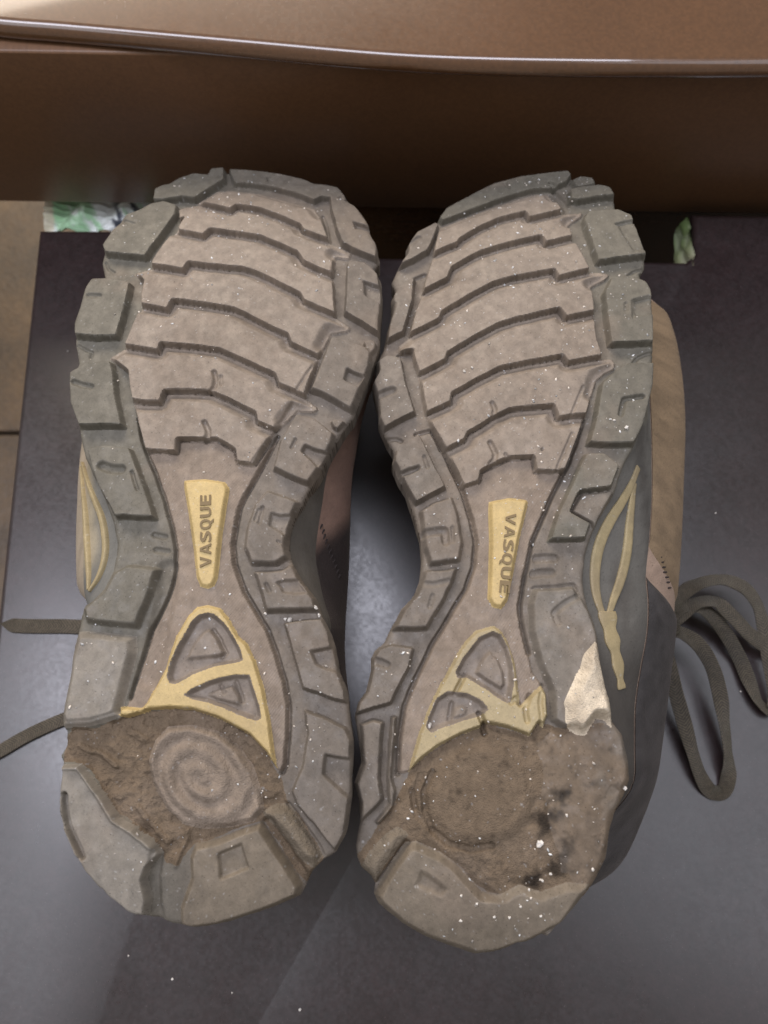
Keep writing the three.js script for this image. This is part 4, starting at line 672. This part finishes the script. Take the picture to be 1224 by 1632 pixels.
{ // the bench behind the toes: a seat with a rounded front edge over an upright apron
  const yTop = 0.094, R = 0.0044, lip = pairs([-140,22, 0,42, 100,50, 200,59, 400,77, 600,95, 700,101, 900,106, 1100,107, 1224,106, 1380,103]).map(([x, y]) => { const p = onLevel(x, y, yTop - 0.002); return [p.x, p.z + 0.0015]; });
  const bench = tag(new THREE.Group(), 'glossy brown bench with a rounded seat edge standing behind the toes of the shoes', 'bench'); bench.name = numbered('bench'); scene.add(bench);
  const fx = spline1(lip.map((p) => p[0]), lip.map((p) => p[1])), pos = [], uv = [], idx = [], n = 120, prof = [];
  prof.push([-0.30, yTop], [-0.1, yTop], [-0.03, yTop]);
  for (let k = 0; k <= 16; k++) { const t = k / 16 * Math.PI * 0.94; prof.push([-R + R * Math.sin(t), yTop - R + R * Math.cos(t)]); }
  prof.push([-0.012, yTop - 2 * R], [-0.05, yTop - 2 * R]);
  for (let i = 0; i <= n; i++) { const x = lerp(-0.36, 0.36, i / n), z = fx(x); let len = 0; prof.forEach(([dz, y], k) => { if (k) len += Math.hypot(dz - prof[k - 1][0], y - prof[k - 1][1]); pos.push(x, y, z + dz); uv.push(x / 0.2, len / 0.2); }); }
  const m = prof.length; for (let i = 0; i < n; i++) for (let k = 0; k < m - 1; k++) { const a = i * m + k, b = a + 1, c = a + m, d = c + 1; idx.push(a, b, c, b, d, c); }
  const g = new THREE.BufferGeometry(); g.setAttribute('position', new THREE.Float32BufferAttribute(pos, 3)); g.setAttribute('uv', new THREE.Float32BufferAttribute(uv, 2)); g.setIndex(idx); g.computeVertexNormals();
  mesh('seat', g, M.brown, bench);
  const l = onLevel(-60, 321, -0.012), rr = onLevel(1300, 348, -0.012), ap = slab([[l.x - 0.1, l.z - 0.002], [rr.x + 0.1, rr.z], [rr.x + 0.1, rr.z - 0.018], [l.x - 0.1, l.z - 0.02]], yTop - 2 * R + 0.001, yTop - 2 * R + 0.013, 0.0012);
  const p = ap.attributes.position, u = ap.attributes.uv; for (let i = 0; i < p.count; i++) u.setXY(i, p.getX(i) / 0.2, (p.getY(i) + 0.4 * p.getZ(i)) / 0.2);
  mesh('apron', ap, M.brownLitApron, bench);
  const q = onLevel(240, 330, -0.012), gapPanel = new RoundedBoxGeometry(0.62, 0.34, 0.016, 2, 0.001); gapPanel.translate(q.x + 0.36, -0.13, l.z - 0.05); mesh('added_gap_panel', gapPanel, M.brown, bench);  // panel added behind the apron to make the gap look dark
}
{ // floor far below the board's left edge: two planks with a joint
  const y = -0.3, gap = 0.003, zs = [onLevel(10, 690, y).z];
  const plank = (z0, z1) => { const b = new RoundedBoxGeometry(2.0, 0.02, z1 - z0, 2, 0.0015); b.translate(0, y - 0.01, (z0 + z1) / 2); const p = b.attributes.position, u = b.attributes.uv; for (let i = 0; i < p.count; i++) u.setXY(i, p.getX(i) / 0.25, p.getZ(i) / 0.25); return b; };
  const floor = tag(new THREE.Group(), 'brown floor seen past the left edge of the board', null, null, 'structure'); floor.name = numbered('floor'); scene.add(floor);
  for (let k = -3; k < 4; k++) mesh('plank', plank(zs[0] + k * 0.31 + gap / 2, zs[0] + (k + 1) * 0.31 - gap / 2), M.floor, floor);
}
{ // a crumpled green and white scrap showing through the gap behind the board's left corner
  const c = onLevel(150, 343, -0.024), n = 60, m = 24, pos = [], col = [], idx = [];
  for (let j = 0; j <= m; j++) for (let i = 0; i <= n; i++) {
    const u = i / n, v = j / m, x = c.x + (u - 0.5) * 0.056 + 0.003, z = c.z + (v - 0.5) * 0.02, q = fbm(x * 160 + 30 * v, z * 260, 4, 3);
    pos.push(x, c.y + 0.0035 * q + 0.003 * Math.sin(u * 17 + v * 4), z);
    const s = fbm(x * 230 - z * 120, z * 90, 4, 9), w = sm(-0.1, 0.25, s + (u > 0.4 ? 0.22 : -0.12)), dk = sm(0.16, 0.3, fbm(x * 330 - z * 200, z * 130, 3, 12)) * sm(0.45, 0.7, u);
    let k = mix([0.42, 0.66, 0.42], [0.85, 0.88, 0.86], w); if (u < 0.07) k = [0.72, 0.66, 0.52]; k = mix(k, [0.08, 0.09, 0.12], dk); col.push(...k);
  }
  for (let j = 0; j < m; j++) for (let i = 0; i < n; i++) { const a = j * (n + 1) + i, b = a + 1, d = a + n + 1, e = d + 1; idx.push(a, d, b, b, d, e); }
  const g = new THREE.BufferGeometry(); g.setAttribute('position', new THREE.Float32BufferAttribute(pos, 3)); g.setAttribute('color', new THREE.Float32BufferAttribute(col, 3)); g.setIndex(idx); g.computeVertexNormals();
  const back = g.clone(); const bp = back.attributes.position; for (let i = 0; i < bp.count; i++) bp.setY(i, bp.getY(i) - 0.0006);
  tag(mesh('plastic_bag', mergeGeometries([g, back]), new THREE.MeshPhysicalMaterial({ vertexColors: true, roughness: 0.35 })), 'crumpled green and white plastic in the gap behind the left corner of the board', 'plastic bag');
}
{ // green scrap added for the greenish light on the right side of the notch
  const q = onLevel(1108, 385, 0); q.x = P0(1108, 417)[0] - 0.0035; q.y = -0.005; const n = 14, m = 10, pos = [], col = [], idx = [];
  for (let j = 0; j <= m; j++) for (let i = 0; i <= n; i++) { const u = i / n, v = j / m, f = fbm(u * 5, v * 4, 3, 21); pos.push(q.x + 0.0022 * f + 0.002 - 0.003 * v, q.y + 0.0055 - 0.013 * v, q.z + (u - 0.5) * 0.026); col.push(...mix(mix([0.15, 0.22, 0.08], [0.3, 0.36, 0.22], sm(-0.1, 0.3, f)), [0.5, 0.42, 0.3], u * u * 0.7)); }
  for (let j = 0; j < m; j++) for (let i = 0; i < n; i++) { const a = j * (n + 1) + i, b = a + 1, d = a + n + 1, e = d + 1; idx.push(a, b, d, b, e, d); }
  const g = new THREE.BufferGeometry(); g.setAttribute('position', new THREE.Float32BufferAttribute(pos, 3)); g.setAttribute('color', new THREE.Float32BufferAttribute(col, 3)); g.setIndex(idx); g.computeVertexNormals();
  const back = g.clone(), bp = back.attributes.position; for (let i = 0; i < bp.count; i++) bp.setX(i, bp.getX(i) + 0.0005);
  tag(mesh('added_green_scrap', mergeGeometries([g, back]), new THREE.MeshPhysicalMaterial({ vertexColors: true, roughness: 0.5 })), 'pale green scrap added for the greenish light on the right side of the notch', 'scrap');
}
{ // pale crumbs lying on the board
  const list = []; for (const [x, y, r] of [[275, 1560, 0.0008], [478, 1609, 0.0009], [205, 1523, 0.0005], [370, 1582, 0.0005], [1140, 818, 0.0006], [108, 560, 0.0005], [1180, 1102, 0.0005]]) { const p = onLevel(x, y, 0); list.push(crumb(r * 0.6).rotateY(rnd() * 6).translate(p.x, r * 0.5, p.z)); }
  tag(mesh('crumbs', mergeGeometries(list), M.paleStone), 'pale crumbs scattered on the dark board', 'crumbs', null, 'stuff');
}
renderer.render(scene, camera);
